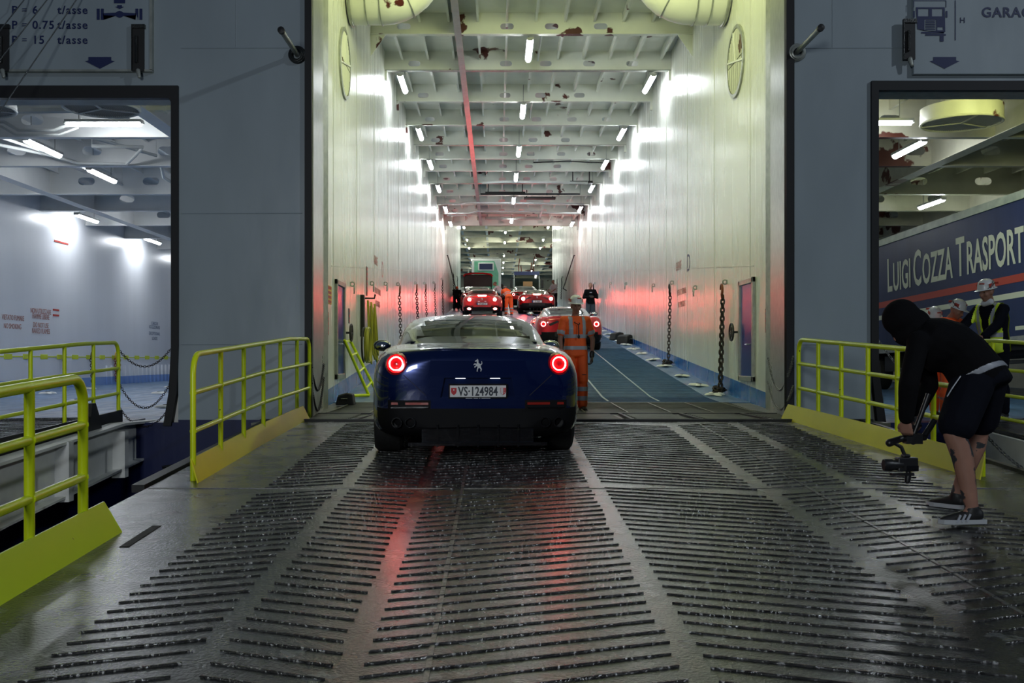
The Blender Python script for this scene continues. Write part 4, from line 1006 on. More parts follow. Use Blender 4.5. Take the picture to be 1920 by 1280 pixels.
m_ringh = M('tail_lamp_bowl', (.22, .004, .008), .15, emis=(1.0, .01, .02), es=.04, coat=1)
m_brake = M('brake_light', (1, .2, .2), .4, emis=(1.0, .10, .08), es=110)
m_refl = M('red_reflector', (.30, .02, .012), .2, coat=1)
m_badge = M('badge_silver', (.62, .64, .66), .45, metal=.2)
m_plate = M('plate_white', (.78, .78, .76), .45)
m_shieldr = M('shield_red', (.55, .02, .03), .4)
m_body_blue = M('paint_midnight_blue', (.0025, .013, .085), .20, metal=.5, coat=1, crough=.03, var=.1)
m_body_red = paint('paint_red', (.50, .008, .010), .25, .1)
m_body_red2 = paint('paint_dark_red', (.32, .004, .006), .25, .1)
m_silver = paint('paint_silver_roof', (.42, .44, .45), .25, .5)
def part_from(bm_src, pred, name, mats, parent, smooth=True):
    """move the faces for which pred holds into a mesh of their own"""
    bm = bm_src.copy(); fs = [f for f in bm.faces if not pred(f.calc_center_median(), f.normal)]
    bmesh.ops.delete(bm, geom=fs, context='FACES')
    me = bpy.data.meshes.new(name); bm.to_mesh(me); bm.free(); return link(name, me, mats, parent, smooth)
def wheel(t, x, y, z, r, wdt, name='wheel', lod=0):
    s = 1 if x > 0 else -1
    seg = 40 if not lod else 20
    w_ = MB().lathe([(r-.10, -wdt/2), (r-.03, -wdt/2), (r, -wdt/2+.03), (r, wdt/2-.03), (r-.03, wdt/2), (r-.10, wdt/2)], (x, y, z), 'x', seg, close=True).build('wheel', m_tyre, t, True)
    mb = MB(); mb.lathe([(r-.10, -wdt/2+.02), (r-.085, -wdt/2+.02), (r-.085, wdt/2-.02), (r-.10, wdt/2-.02)], (x, y, z), 'x', seg, close=True)
    for k in range(10 if not lod else 5):
        a = 2*PI*k/(10 if not lod else 5); mb.obox((x+s*(wdt/2-.05), y, z), (x+s*(wdt/2-.02), y+(r-.09)*math.cos(a), z+(r-.09)*math.sin(a)), .035, .02, up=(1, 0, 0))
    mb.lathe([(.0, -.02), (.06, -.02), (.05, .03), (0, .035)], (x+s*(wdt/2-.04), y, z), 'x', 16)
    mb.build('rim', m_rim, w_)
    MB().lathe([(.0, -.01), (r-.13, -.01), (r-.13, .01), (0, .01)], (x-s*.02, y, z), 'x', 24).build('brake_disc', m_dark, w_)
def make_car(label, body_t, cab_t, mat, roofmat, lamps, plate, mid=False, group=None, rear_low=None, brake=False, lod=0, detail=True, scoop=None, hood=None):
    t = thing('sports_car', label, 'car', group=group)
    LB, LC = Loft(body_t), Loft(cab_t); Ltot = body_t[-1][0]
    n = 34 if not lod else 22; st = .05 if not lod else .11
    wy = (.95, .95+2.67)
    mb = LB.mesh(dens(LB.ys, st), n)
    # denser cap rows are made by the loft; weld and cut wheel arches and recesses
    bmesh.ops.remove_doubles(mb.bm, verts=mb.bm.verts[:], dist=1e-5); bmesh.ops.recalc_face_normals(mb.bm, faces=mb.bm.faces[:])
    me = bpy.data.meshes.new('b'); mb.bm.to_mesh(me)
    tree = BVHTree.FromBMesh(mb.bm)
    cut = MB()
    for y in wy:
        for s in (-1, 1): cut.lathe([(.375, .0), (.375, .5)], (.66 if s > 0 else -1.16, y, .335), 'x', 36)
    if detail:
        cut.prism([(-.335, .60), (.335, .60), (.30, .775), (-.30, .775)], -.2, .055, 'y')
    bmesh.ops.recalc_face_normals(cut.bm, faces=cut.bm.faces[:]); cm = bpy.data.meshes.new('c'); cut.bm.to_mesh(cm); co = bpy.data.objects.new('c', cm); COL.objects.link(co)
    me2 = bake(me, 'body', [('BOOLEAN', dict(object=co, operation='DIFFERENCE', solver='EXACT'))]); bpy.data.objects.remove(co)
    bm = bmesh.new(); bm.from_mesh(me2); bm.normal_update()
    for z in (.50, .575):
        bmesh.ops.bisect_plane(bm, geom=bm.verts[:]+bm.edges[:]+bm.faces[:], plane_co=(0, 0, z), plane_no=(0, 0, 1))
    for x in (-.80, .80, -.42, .42):
        bmesh.ops.bisect_plane(bm, geom=bm.verts[:]+bm.edges[:]+bm.faces[:], plane_co=(x, 0, 0), plane_no=(1, 0, 0))
    def isdiff(c, nn):
        if c.y > .42: return c.z < .235 or (nn.length and abs(c.x) < .90 and c.z < .40 and False)
        ax = abs(c.x)
        if ax > .80 and c.y > .16: return c.z < .30
        return c.z < .50 or (ax > .42 and ax < .80 and c.z < .575 and c.y < .2)
    part_from(bm, lambda c, nn: not isdiff(c, nn), 'body_shell', mat, t)
    part_from(bm, isdiff, 'rear_diffuser', m_blackpl, t)
    bm.free()
    # cabin
    W0, W1 = (1.06, 1.80) if not mid else (.62, 1.55)
    ysc = dens(sorted(set(LC.ys+[W0, W1, 2.95 if not mid else 2.5])), st)
    cb = LC.mesh(ysc, n); bmesh.ops.recalc_face_normals(cb.bm, faces=cb.bm.faces[:]); cb.bm.normal_update()
    def wwin(c): return W0 < c.y < W1 and abs(c.x) < .50-.00*c.y and c.z > 1.0
    def fwin(c): y0 = 2.72 if not mid else 2.35; return c.y > y0 and c.y < LC.ys[-1]-.05 and abs(c.x) < .56 and c.z > .90-(.12 if mid else 0)
    def swin(c):
        lo, hi = (1.45, 3.2) if not mid else (1.35, 2.9)
        return lo < c.y < hi and abs(c.x) > .63 and c.z > (1.0 if not mid else .93) and not wwin(c)
    part_from(cb.bm, lambda c, nn: not (wwin(c) or fwin(c) or swin(c)), 'cabin_roof', roofmat, t)
    part_from(cb.bm, lambda c, nn: wwin(c), 'rear_window', m_glass, t)
    part_from(cb.bm, lambda c, nn: fwin(c), 'windscreen', m_glass, t)
    part_from(cb.bm, lambda c, nn: swin(c), 'side_window', m_glassside, t)
    cb.bm.free()
    for s in (-1, 1):
        for y in wy: wheel(t, s*.825, y, .335, .335, .27, lod=lod)
    # hit the rear skin
    def hit(x, z, y0=-1): 
        r = tree.ray_cast(V((x, y0, z)), V((0, 1, 0))); return (r[0], r[1]) if r[0] is not None else (V((x, 0, z)), V((0, -1, 0)))
    for (lx, lz, R, kind) in lamps:
        for s in (-1, 1):
            p, nn = hit(s*lx, lz); nn = (nn*.45+V((0, -1, 0))*.9).normalized(); c = p+nn*.022
            lt = MB(); 
            q = nn.to_track_quat('Z', 'Y').to_matrix().to_4x4(); q.translation = c
            def lat(prof):
                k = MB(); k.lathe(prof, (0, 0, 0), 'z', 32 if not lod else 18)
                for v in k.bm.verts: v.co = q @ v.co
                return k
            hs = lat([(R*1.65, -.075), (R*1.55, -.025), (R*1.28, .004), (R*1.05, .006)]).build('tail_lamp', m_ringh if kind != 'spot' else m_blackpl, t, True)
            k = MB(); k.torus((0, 0, .012), R*.90, R*.045 if kind != 'full' else R*.16, (0, 0, 1), 36, 8)
            for v in k.bm.verts: v.co = q @ v.co
            if kind != 'spot': k.build('light_ring', m_ring if kind == 'ring' else m_brake, hs, True)
            else: k.bm.free()
            lat([(0, .016), (R*.5, .014), (R*.86, .006)]).build('lamp_lens', m_ringc if kind == 'ring' else m_brake, hs, True)
    if detail:
        # number plate
        pt = plate
        if pt:
            w_, h_, z = .50 if pt[2] > .5 else .46, .105, (.655 if not mid else .66)
            pl = MB().box(-w_/2, w_/2, -.012 if not rear_low else -.01, -.002, z-h_/2, z+h_/2).build('number_plate', m_plate, t, bevel=.004)
            fr = MB(); fr.box(-w_/2-.01, w_/2+.01, -.008, .06, z-h_/2-.012, z+h_/2+.010); fr.build('plate_holder', m_blackpl, t)
            text('plate_lettering', pt[0], .112, (pt[1], -.0135, z-.038), (1, 0, 0), (0, 0, 1), m_dgrey, pl, 'CENTER', .0008, pt[2], 1.04, bold=.0025)
            if pt[3] == 'swiss':
                SH = [(-.024, .030), (.024, .030), (.024, -.004), (.018, -.020), (0, -.034), (-.018, -.020), (-.024, -.004)]
                flat('shield', [SH], (-.215, -.0135, z), (1, 0, 0), (0, 0, 1), m_shieldr, pl)
                flat('shield_cross', [rect(-.005, -.018, .005, .020), rect(-.017, -.004, -.005, .006), rect(.005, -.004, .017, .006)], (-.215, -.0165, z), (1, 0, 0), (0, 0, 1), m_plate, pl, ext=.001)
                flat('shield', [SH], (.224, -.0135, z), (1, 0, 0), (0, 0, 1), m_shieldr, pl)
                flat('shield_field', [[(-.022, .028), (0, .028), (0, -.031), (-.017, -.018), (-.022, -.004)]], (.224, -.0165, z), (1, 0, 0), (0, 0, 1), m_plate, pl, ext=.001)
                for dx, dz in ((.010, .020), (.010, .004), (.010, -.012), (-.010, .012), (-.010, -.006)):
                    flat('shield_star', [[(.004*math.cos(a)*(1 if k % 2 else .45), .005*math.sin(a)*(1 if k % 2 else .45)) for k, a in enumerate([PI/5*j for j in range(10)])]], (.224+dx, -.0175, z+dz), (1, 0, 0), (0, 0, 1), m_shieldr if dx < 0 else m_plate, pl, ext=.0006)
                mb = MB()
                for x0, x1 in ((-.11, -.05), (-.04, .0), (.01, .02), (.03, .11)): mb.box(x0, x1, -.0095, -.008, z-.0635, z-.0605)
                mb.build('holder_print', m_plate, pl)
            else:
                MB().box(-w_/2, -w_/2+.045, -.0135, -.010, z-h_/2, z+h_/2).build('country_band', m_doorb, pl)
        # prancing horse badge
        H = [(-.012, -.052), (-.004, -.052), (-.002, -.034), (.006, -.022), (.012, -.020), (.024, -.034), (.020, -.050), (.027, -.052), (.034, -.032), (.026, -.014), (.022, .000), (.030, .004), (.038, .016), (.034, .034), (.028, .036), (.032, .020), (.024, .010), (.014, .014), (.004, .022), (.004, .036), (.000, .050), (-.008, .058), (-.008, .050), (-.018, .044), (-.030, .036), (-.026, .030), (-.014, .034), (-.010, .024), (-.014, .012), (-.026, .018), (-.038, .012), (-.040, .002), (-.034, .002), (-.032, .008), (-.020, .004), (-.024, -.006), (-.034, -.010), (-.030, -.020), (-.024, -.018), (-.022, -.012), (-.008, -.006), (-.004, -.014), (-.010, -.030)]
        p, nn = hit(0, .885); flat('horse_badge', [[(x*1.0, z*1.05) for x, z in H]], p+V((0, -.006, 0)), (1, 0, 0), (0, 0, 1), m_badge, t, ext=.003)
        # exhausts
        ex = ((.60, .38), (.72, .38)) if not mid else ((.14, .42),)
        for x, z in ex:
            for s in (-1, 1):
                MB().lathe([(.047, -.03), (.047, .12), (.038, .12), (.038, -.03)], (s*x, -.01, z), 'y', 24, close=True).build('exhaust_pipe', m_blackgl, t, True)
                MB().lathe([(0, .03), (.038, .03), (.038, .035)], (s*x, 0, z), 'y', 20).build('exhaust_bore', m_black, t)
        if not mid:
            for s in (-1, 1):
                p, nn = hit(s*.62, .545); a, b = sorted((s*.44, s*.77)); pa, _ = hit(a, .545); pb, _ = hit(b, .545)
                MB().obox(pa+V((0, -.005, 0)), pb+V((0, -.005, 0)), .02, .022).build('reflector', m_refl, t)
                MB().obox(pa+V((0, -.012, -.035)), pb+V((0, -.012, -.03)), .04, .012).build('reflector_lip', m_blackgl, t)
            # boot lid lip, shut lines, high plate lamps
            mb = MB(); pts = []
            for k in range(21): x = -.62+1.24*k/20; pts.append(V((x, .055+.10*abs(x/.62)**2.5, 1.012-.03*abs(x/.62)**3+.012)))
            mb.tube(pts, [.004]+[.013]*19+[.004], 8); mb.build('spoiler_lip', mat, t, True)
            mb = MB(); mb.prism([(.99, 1.058), (1.075, 1.105), (1.075, 1.118), (.97, 1.072)], -.56, .56, 'x'); mb.build('window_sill_strip', m_blackpl, t)
            mb = MB(); mb.box(-.62, .62, .93, 1.0, 1.045, 1.069); mb.build('high_brake_light', m_blackgl, t, bevel=.004)
            mb = MB()
            for s in (-1, 1): mb.box(s*.155-.045, s*.155+.045, .03, .05, .764, .770)
            mb.build('plate_lamp', M('plate_lamp_light', (1, 1, 1), .4, emis=(.9, .95, 1), es=.8), t)
            mb = MB()
            for s in (-1, 1):
                a, b = hit(s*.66, .80)[0], hit(s*.46, .615)[0]; mb.obox(a+V((0, -.0015, 0)), b+V((0, -.0015, 0)), .004, .005)
            a, b = hit(-.46, .615)[0], hit(.46, .615)[0]
            mb.build('shut_line', m_black, t)
            mb = MB()
            for k in range(5):
                x = -.36+.18*k; mb.box(x-.008, x+.008, -.03, .25, .16, .36)
            mb.box(-.62, .62, -.02, .3, .17, .20); mb.box(-.5, .5, .01, .1, .2, .34)
            mb.build('diffuser_fin', m_blackgl, t)
        else:
            mb = MB(); mb.box(-.42, .42, -.012, .06, .45, .585); mb.build('rear_grille', m_black, t)
            mb = MB(); pts = []
            for k in range(21): x = -.66+1.32*k/20; pts.append(V((x, .03+.10*abs(x/.66)**2.5, 1.0-.02*abs(x/.66)**3+.012)))
            mb.tube(pts, [.004]+[.016]*19+[.004], 8); mb.build('spoiler_lip', mat, t, True)
            for s in (-1, 1):
                mb = MB(); p1, _ = hit(s*.60, .80); p2, _ = hit(s*.36, .90); p3, _ = hit(s*.30, .86); p4, _ = hit(s*.56, .745)
                vs = [p+V((0, -.004, 0)) for p in (p1, p2, p3, p4)]; k = [mb.bm.verts.new(v) for v in vs]; mb.bm.faces.new(k); g = [mb.bm.verts.new(v+V((0, .03, 0))) for v in vs]; mb.bm.faces.new(g[::-1])
                for i in range(4): mb.bm.faces.new((k[i], k[(i+1) % 4], g[(i+1) % 4], g[i]))
                mb.build('air_vent', m_black, t)
            mb = MB(); mb.box(-.62, .62, -.02, .3, .15, .18)
            for k in range(5): x = -.36+.18*k; mb.box(x-.008, x+.008, -.03, .25, .14, .32)
            mb.build('diffuser_fin', m_blackgl, t)
    # mirrors
    my = 3.0 if not mid else 2.75
    for s in (-1, 1):
        z = .955 if not mid else .98
        mm = MB(); mm.ell((s*.995, my, z), (.105, .09, .068), None, 18); mm.cap((s*.80, my-.02, z-.07), .022, (s*.93, my, z-.03), .02, 8)
        o = mm.build('wing_mirror', m_blackgl if not mid else m_blackpl, t, True)
        g = MB(); g.ell((s*.985, my-.06, z), (.088, .045, .055), None, 16); g.build('mirror_glass', m_chrome if not lod else m_glass, o, True)
    if brake:
        zb = 1.02 if not mid else 1.0; yb = .10 if not mid else .28
        mb = MB(); mb.box(-.20, .20, yb-.08, yb, zb-.0, zb+.05); mb.build('centre_brake_light', m_brake, t)
    if rear_low:
        for s in (-1, 1):
            p, _ = hit(s*rear_low[0], rear_low[1]); k = MB(); k.ell(p+V((0, -.01, 0)), (.085, .02, .045)); k.build('fog_brake_light', m_brake, t, True)
    return t
def put_car(t, x, y, yaw, scale=1.0, z=None, slope=None):
    s = slope if slope is not None else math.atan((zr(y+3.62)-zr(y+.95))/2.67)
    t.rotation_euler = Euler((s, 0, yaw), 'XYZ'); t.scale = (scale,)*3
    zz = zr(y+.95*scale)-.95*scale*math.sin(s)
    t.location = (x, y, zz if z is None else z)
    return t
RING = [(.722, .895, .066, 'ring')]
blue = make_car('dark blue sports coupe with round red tail lamps stopped on the ramp in front', GT_BODY, GT_CAB, m_body_blue, m_body_blue, RING, ('VS·124984', .0, .70, 'swiss'))
put_car(blue, -.172, 9.05, math.radians(3.6), z=zr(9.98)-.95*.0537, slope=math.atan(.050))
MEL = [(.745, .80, .070, 'ring')]
car3 = make_car('red sports car with silver roof, both tail rings lit, right behind the orange worker', ME_BODY, ME_CAB, m_body_red, m_silver, MEL, None, mid=True, lod=0)
put_car(car3, 2.05, 28.6, math.radians(1.0), 1.0)
car1 = make_car('red sports car with four glaring tail lights in the left lane up the ramp', GT_BODY, GT_CAB, m_body_red, m_body_red2, [(.60, .86, .075, 'full')], ('CH-268-CH', .02, .60, 'eu'), rear_low=(.62, .42), brake=True, lod=1)
put_car(car1, -.745, 50.6, 0, 1.05)
car2 = make_car('red sports car with blazing tail lights in the right lane up the ramp', ME_BODY, ME_CAB, m_body_red2, m_body_red, [(.72, .80, .085, 'full')], ('ST 10608', .02, .60, 'eu'), mid=True, brake=True, lod=1)
put_car(car2, 2.16, 54.8, 0, 1.04)
car4 = make_car('red sports car ahead of the blazing one in the right lane, only its roof showing', GT_BODY, GT_CAB, m_body_red, m_body_red2, [(.70, .86, .07, 'ring')], None, lod=1, detail=False)
put_car(car4, 1.75, 62.5, 0, 1.04)
car5 = make_car('dark red car at the left tunnel wall beyond the lashing pots', GT_BODY, GT_CAB, M('paint_very_dark_red', (.07, .004, .005), .2, coat=1), M('black_roof', (.01, .01, .01), .2, coat=1), [], None, lod=1, detail=False)
put_car(car5, -1.74, 64.4, 0, 1.0)
mb = MB(); mb.box(-.10, .10, -.03, .02, -.17, .17)
# door lamp strip of the dark car
o = mb.build('tail_light_panel', M('tail_red_light', (.5, .02, .02), .3, emis=(1, .06, .06), es=3), None, bevel=.03)
o.location = (-.78, .02, .55); o.rotation_euler = (0, -.2, 0); o.parent = car5; o.matrix_parent_inverse = Matrix.Identity(4)
# open doors of the second right-hand car
mb = MB(); mb.prism([(0, .2), (1.0, .25), (1.0, .75), (.6, .95), (.0, .98)], -.03, .03, 'x')
o = mb.build('open_door', m_body_red2, None, bevel=.02); o.location = (.93, 2.2, .05); o.rotation_euler = (0, 0, math.radians(-60)); o.parent = car4; o.matrix_parent_inverse = Matrix.Identity(4)
# raised tailgate car in front of the left-lane one
car6 = make_car('red car with its dark boot lid raised high, ahead in the left lane', GT_BODY, GT_CAB, m_body_red2, m_body_red2, [(.70, .86, .07, 'ring')], None, lod=1, detail=False)
put_car(car6, -1.12, 58.5, 0, 1.06)
mb = MB(); mb.box(-.80, .80, -.02, .02, -.02, .66); o = mb.build('raised_boot_lid', M('boot_lining', (.02, .008, .008), .6), None, bevel=.05); o.location = (0, 1.25, 1.35); o.rotation_euler = (math.radians(-12), 0, 0); o.parent = car6; o.matrix_parent_inverse = Matrix.Identity(4)
mb = MB(); mb.tube([(-.80, 0, .55), (-.72, 0, .66), (-.3, 0, .72), (.3, 0, .72), (.72, 0, .66), (.80, 0, .55)], .05, 8); o2 = mb.build('lid_edge', m_body_red, None, True); o2.location = (0, 1.2, 1.35); o2.parent = car6; o2.matrix_parent_inverse = Matrix.Identity(4)
for s in (-1, 1):
    mb = MB(); mb.tube([(s*.72, 0, -.32), (s*.76, .1, .4)], .03, 8); k = mb.build('lid_strut', m_dark, None, True); k.location = (0, 1.3, 1.35); k.parent = car6; k.matrix_parent_inverse = Matrix.Identity(4)
# ---------------------------------------------------------------- lorries
def lorry_back(x, y, z):
    t = thing('box_lorry', 'white and mint green refrigerated lorry facing away at the top of the left lane', 'lorry')
    m_mint = M('mint_paint', (.16, .48, .30), .45, var=.1)
    MB().box(x-1.27, x+1.27, y, y+7, z+1.0, z+3.95).build('cargo_box', m_white, t, bevel=.06)
    MB().prism([(x-1.05, z+1.3), (x+1.05, z+1.3), (x+1.05, z+2.7), (x+.7, z+3.75), (x-1.05, z+3.75)], y-.03, y, 'y').build('mint_panel', m_mint, t)
    MB().box(x-.72, x+.66, y-.20, y-.03, z+2.90, z+3.62).build('cooling_unit', m_white, t, bevel=.06)
    MB().box(x-.60, x+.54, y-.215, y-.20, z+3.0, z+3.50).build('cooling_grille', m_navy, t)
    mb = MB(); mb.box(x-1.45, x+1.1, y+.2, y+.4, z+3.95, z+4.10); mb.box(x-1.62, x-1.5, y+.3, y+.4, z+2.4, z+3.1); mb.box(x-1.5, x-1.27, y+.3, y+.34, z+3.05, z+3.1); mb.build('roof_bar', m_frame, t)
    for s in (-1, 1):
        for yy in (1.2, 5.5): MB().lathe([(.3, -.14), (.48, -.14), (.5, 0), (.48, .14), (.3, .14)], (x+s*1.05, y+yy, z+.5), 'x', 24, close=True).build('wheel', m_tyre, t, True)
    MB().box(x-1.0, x+1.0, y+.1, y+6.8, z+.6, z+1.0).build('chassis', m_dark, t)
lorry_back(-.93, 88, zr(88)+.002)
def lorry_front(x, y, z):
    t = thing('lorry_cab', 'white lorry cab with dark windscreen facing the camera in the right lane', 'lorry')
    mb = MB(); mb.prism([(y, z+.5), (y+2.0, z+.5), (y+2.0, z+3.5), (y+.35, z+3.5), (y+.12, z+2.9), (y, z+1.7)], x-1.22, x+1.22, 'x'); mb.build('cab_shell', m_white, t, bevel=.05)
    mb = MB(); bm = mb.bm
    def fq(x0, x1, z0, z1, off=.02):
        f = lambda zz: y+.12*(zz-1.7)/1.2-off if zz > 1.7 else y-off
        a = [(x+x0, f(z0), z+z0), (x+x1, f(z0), z+z0), (x+x1, f(z1), z+z1), (x+x0, f(z1), z+z1)]
        vs = [bm.verts.new(p) for p in a]; ws = [bm.verts.new((p[0], p[1]+.03, p[2])) for p in a]; bm.faces.new(vs); bm.faces.new(ws[::-1])
        for i in range(4): bm.faces.new((vs[i], vs[(i+1) % 4], ws[(i+1) % 4], ws[i]))
    fq(-1.15, 1.15, 1.75, 3.2); mb.build('windscreen', m_glass, t)
    mb = MB(); bm = mb.bm; fq(-1.2, 1.2, 3.2, 3.55, .06); mb.build('sun_visor', m_navy, t)
    mb = MB(); bm = mb.bm; fq(-.35, .55, 2.1, 2.6, .03); mb.build('cab_interior_panel', M('cab_glow', (.30, .16, .06), .6), t)
    mb = MB(); mb.box(x-1.1, x+1.1, y-.05, y, z+.6, z+1.4); mb.build('grille', m_dark, t)
    for s in (-1, 1):
        MB().box(x+s*1.45-.13, x+s*1.45+.13, y-.1, y, z+1.95, z+2.75).build('mirror', m_dark, t, bevel=.03)
        MB().tube([(x+s*1.2, y, z+2.9), (x+s*1.45, y-.05, z+2.8)], .03, 6).build('mirror_arm', m_dark, t)
        MB().ell((x+s*.85, y-.05, z+.85), (.18, .05, .14)).build('headlamp', m_chrome, t, True)
        MB().lathe([(.3, -.14), (.48, -.14), (.5, 0), (.48, .14), (.3, .14)], (x+s*1.0, y+.9, z+.5), 'x', 24, close=True).build('wheel', m_tyre, t, True)
    mb = MB(); mb.tube([(x-.7, y+2.3, z+3.4), (x-.72, y+2.3, z+4.3), (x-.6, y+2.3, z+5.0)], .05, 6); mb.tube([(x+.8, y+2.3, z+3.4), (x+.7, y+2.3, z+4.4), (x+.85, y+2.3, z+5.2)], .05, 6); mb.tube([(x-.4, y+2.3, z+3.3), (x-.5, y+2.3, z+4.3)], .05, 6); mb.tube([(x+.4, y+2.3, z+3.3), (x+.55, y+2.3, z+4.6)], .05, 6)
    mb.box(x-1.2, x+1.2, y+2.2, y+6, z+.6, z+1.1); mb.box(x-.9, x+.9, y+2.2, y+2.4, z+1.1, z+3.45)
    mb.build('cargo_frame', m_hookr, t)
lorry_front(2.81, 96, 6.28)
# ---------------------------------------------------------------- curtain-side trailer in the right garage
t = thing('lorry_trailer', 'navy curtain-sided trailer with large cream lettering filling the right garage', 'trailer')
m_curt = M('curtain_navy', (.012, .026, .085), .42, var=.15, vs=1.0, bump=.25, bs=1.2, stretch=(1, 2.2, .2))
m_cream = M('cream_lettering', (.62, .66, .50), .5); m_strred = M('stripe_red', (.42, .06, .035), .5)
L_ = 13.6
MB().box(0, 2.5, 0, L_, 1.0, 3.92).build('curtain_side', m_curt, t)
mb = MB(); mb.box(-.02, 2.52, -.02, L_+.02, 3.92, 4.04); mb.box(-.035, .0, -.02, L_+.02, 3.86, 4.0); mb.build('roof_rail', M('rail_pale', (.42, .48, .36), .4, var=.2, vs=4), t)
mb = MB(); mb.box(-.03, .02, 0, L_, .98, 1.10); mb.build('side_rail', m_frame, t)
mb = MB(); mb.box(-.008, 0, 0, L_, 2.20, 2.36); mb.build('red_stripe', m_strred, t)
mb = MB(); mb.box(-.008, 0, 0, L_, 1.88, 2.00); mb.box(-.008, 0, 0, 5.5, 1.22, 1.30); mb.build('cream_stripe', m_cream, t)
mb = MB(); mb.box(-.015, 0, L_-.4, L_-.02, 1.7, 2.0); mb.build('tie_plate', m_frame, t)
def ttext(s_, y, z, size, sx): return text('lettering', s_, size, (-.008, y, z), (0, -1, 0), (0, 0, 1), m_cream, t, 'LEFT', .002, sx, 1.0, .018)
def caps(words, y, z, hi, lo, sx):
    for wd in words:
        o = ttext(wd[0], y, z, hi, sx); bb = max(v.co.y for v in o.data.vertices)-min(v.co.y for v in o.data.vertices); y -= bb+.10*sx+.02
        o = ttext(wd[1:], y, z, lo, sx); bb = max(v.co.y for v in o.data.vertices)-min(v.co.y for v in o.data.vertices); y -= bb+.17
caps(['LUIGI', 'COZZA', 'TRASPORTI'], 11.55, 2.60, 1.24, 1.02, .525)
for yy in (1.6, 2.9, 4.2):
    for X in (.2, 2.3): MB().lathe([(.3, -.17), (.5, -.17), (.52, 0), (.5, .17), (.3, .17)], (X+.05, yy, .52), 'x', 24, close=True).build('wheel', m_tyre, t, True)
mb = MB(); mb.box(.5, 2.0, .3, L_-.2, .75, 1.0); mb.box(.1, .25, 5.2, 9.8, .55, .62); mb.box(.1, .25, 5.2, 9.8, .82, .89); mb.box(.3, .45, 9.9, 10.05, .1, 1.0); mb.box(.2, .5, 9.8, 10.1, .02, .1); mb.build('chassis', m_dark, t)
for s_, yy in ((.25, 12.3), (.25, 13.3)): MB().lathe([(.28, -.17), (.5, -.17), (.52, 0), (.5, .17), (.28, .17)], (s_, yy+.4, .52), 'x', 24, close=True).build('wheel', m_tyre, t, True)
mb = MB(); mb.box(.1, .7, 11.2, 12.0, .5, .9); mb.box(.0, .5, 12.2, 14.2, 1.02, 1.0+.06); mb.build('mudguard', m_dark, t)
t.location = (10.86, 15.2, .645); t.rotation_euler = Euler((-.030, 0, math.radians(2.62)), 'XYZ')
mb = MB()
t.location.z = .645+.33
# ================================================================ PEOPLE
m_skin = M('skin', (.36, .17, .11), .55, var=.08, vs=8)
m_skind = M('skin_dark_tan', (.30, .15, .10), .55, var=.08, vs=8)  # darker tan skin tone
m_tattoo = M('skin_tattooed', (.33, .17, .12), .55, var=.1, vs=8, rust_or_glint=(.56, 7.5, (.035, .04, .045)))
m_hiv = M('hi_vis_orange', (1.0, .125, .016), .7, var=.08, vs=7, bump=.4, bs=14)
m_lime = M('hi_vis_lime', (.72, 1.0, .04), .6, var=.08, vs=7, bump=.5, bs=12)
m_tape = M('reflective_tape', (.36, .38, .42), .4)
m_helm = M('helmet_white', (.75, .76, .74), .3, coat=.5)
m_blk = M('black_fabric', (.0035, .0035, .0045), .9, spec=.15, bump=.4, bs=12)
m_navyf = M('navy_fabric', (.004, .005, .010), .9, spec=.15, bump=.4, bs=12)
m_greyf = M('grey_shorts', (.05, .065, .085), .85, bump=.3, bs=12)
m_whitef = M('white_shirt', (.62, .64, .66), .8, bump=.4, bs=12)
m_hair = M('dark_hair', (.015, .011, .009), .7)
m_hairg = M('grey_hair', (.16, .13, .11), .7)
m_eye = M('eye_dark', (.02, .015, .015), .2)
m_lip = M('lips', (.25, .09, .07), .6)
m_shoe = M('black_shoe', (.012, .012, .012), .55)
m_sole = M('white_sole', (.42, .44, .46), .6)
m_cam = M('camera_black', (.010, .010, .011), .4)

def remesh(mb, name, mat, parent, vox=.012, sm=6):
    bmesh.ops.recalc_face_normals(mb.bm, faces=mb.bm.faces[:])
    me = bpy.data.meshes.new(name); mb.bm.to_mesh(me); mb.bm.free()
    me = bake(me, name, [('REMESH', dict(mode='VOXEL', voxel_size=vox)), ('SMOOTH', dict(factor=.5, iterations=sm))])
    return link(name, me, mat, parent, True)
def torso(mb, secs, seg=20):
    """secs: (centre, right vec, forward vec, rx, ry)"""
    rings = []
    for c, r, f, rx, ry in secs:
        r = V(r).normalized(); f = V(f).normalized()
        rings.append([mb.bm.verts.new(V(c)+r*rx*math.copysign(abs(math.cos(t))**.85, math.cos(t))+f*ry*math.copysign(abs(math.sin(t))**.9, math.sin(t))) for t in [2*PI*k/seg for k in range(seg)]])
    for A, B in zip(rings, rings[1:]):
        for k in range(seg): mb.bm.faces.new((A[k], A[(k+1) % seg], B[(k+1) % seg], B[k]))
    mb.bm.faces.new(rings[0][::-1]); mb.bm.faces.new(rings[-1]); return mb
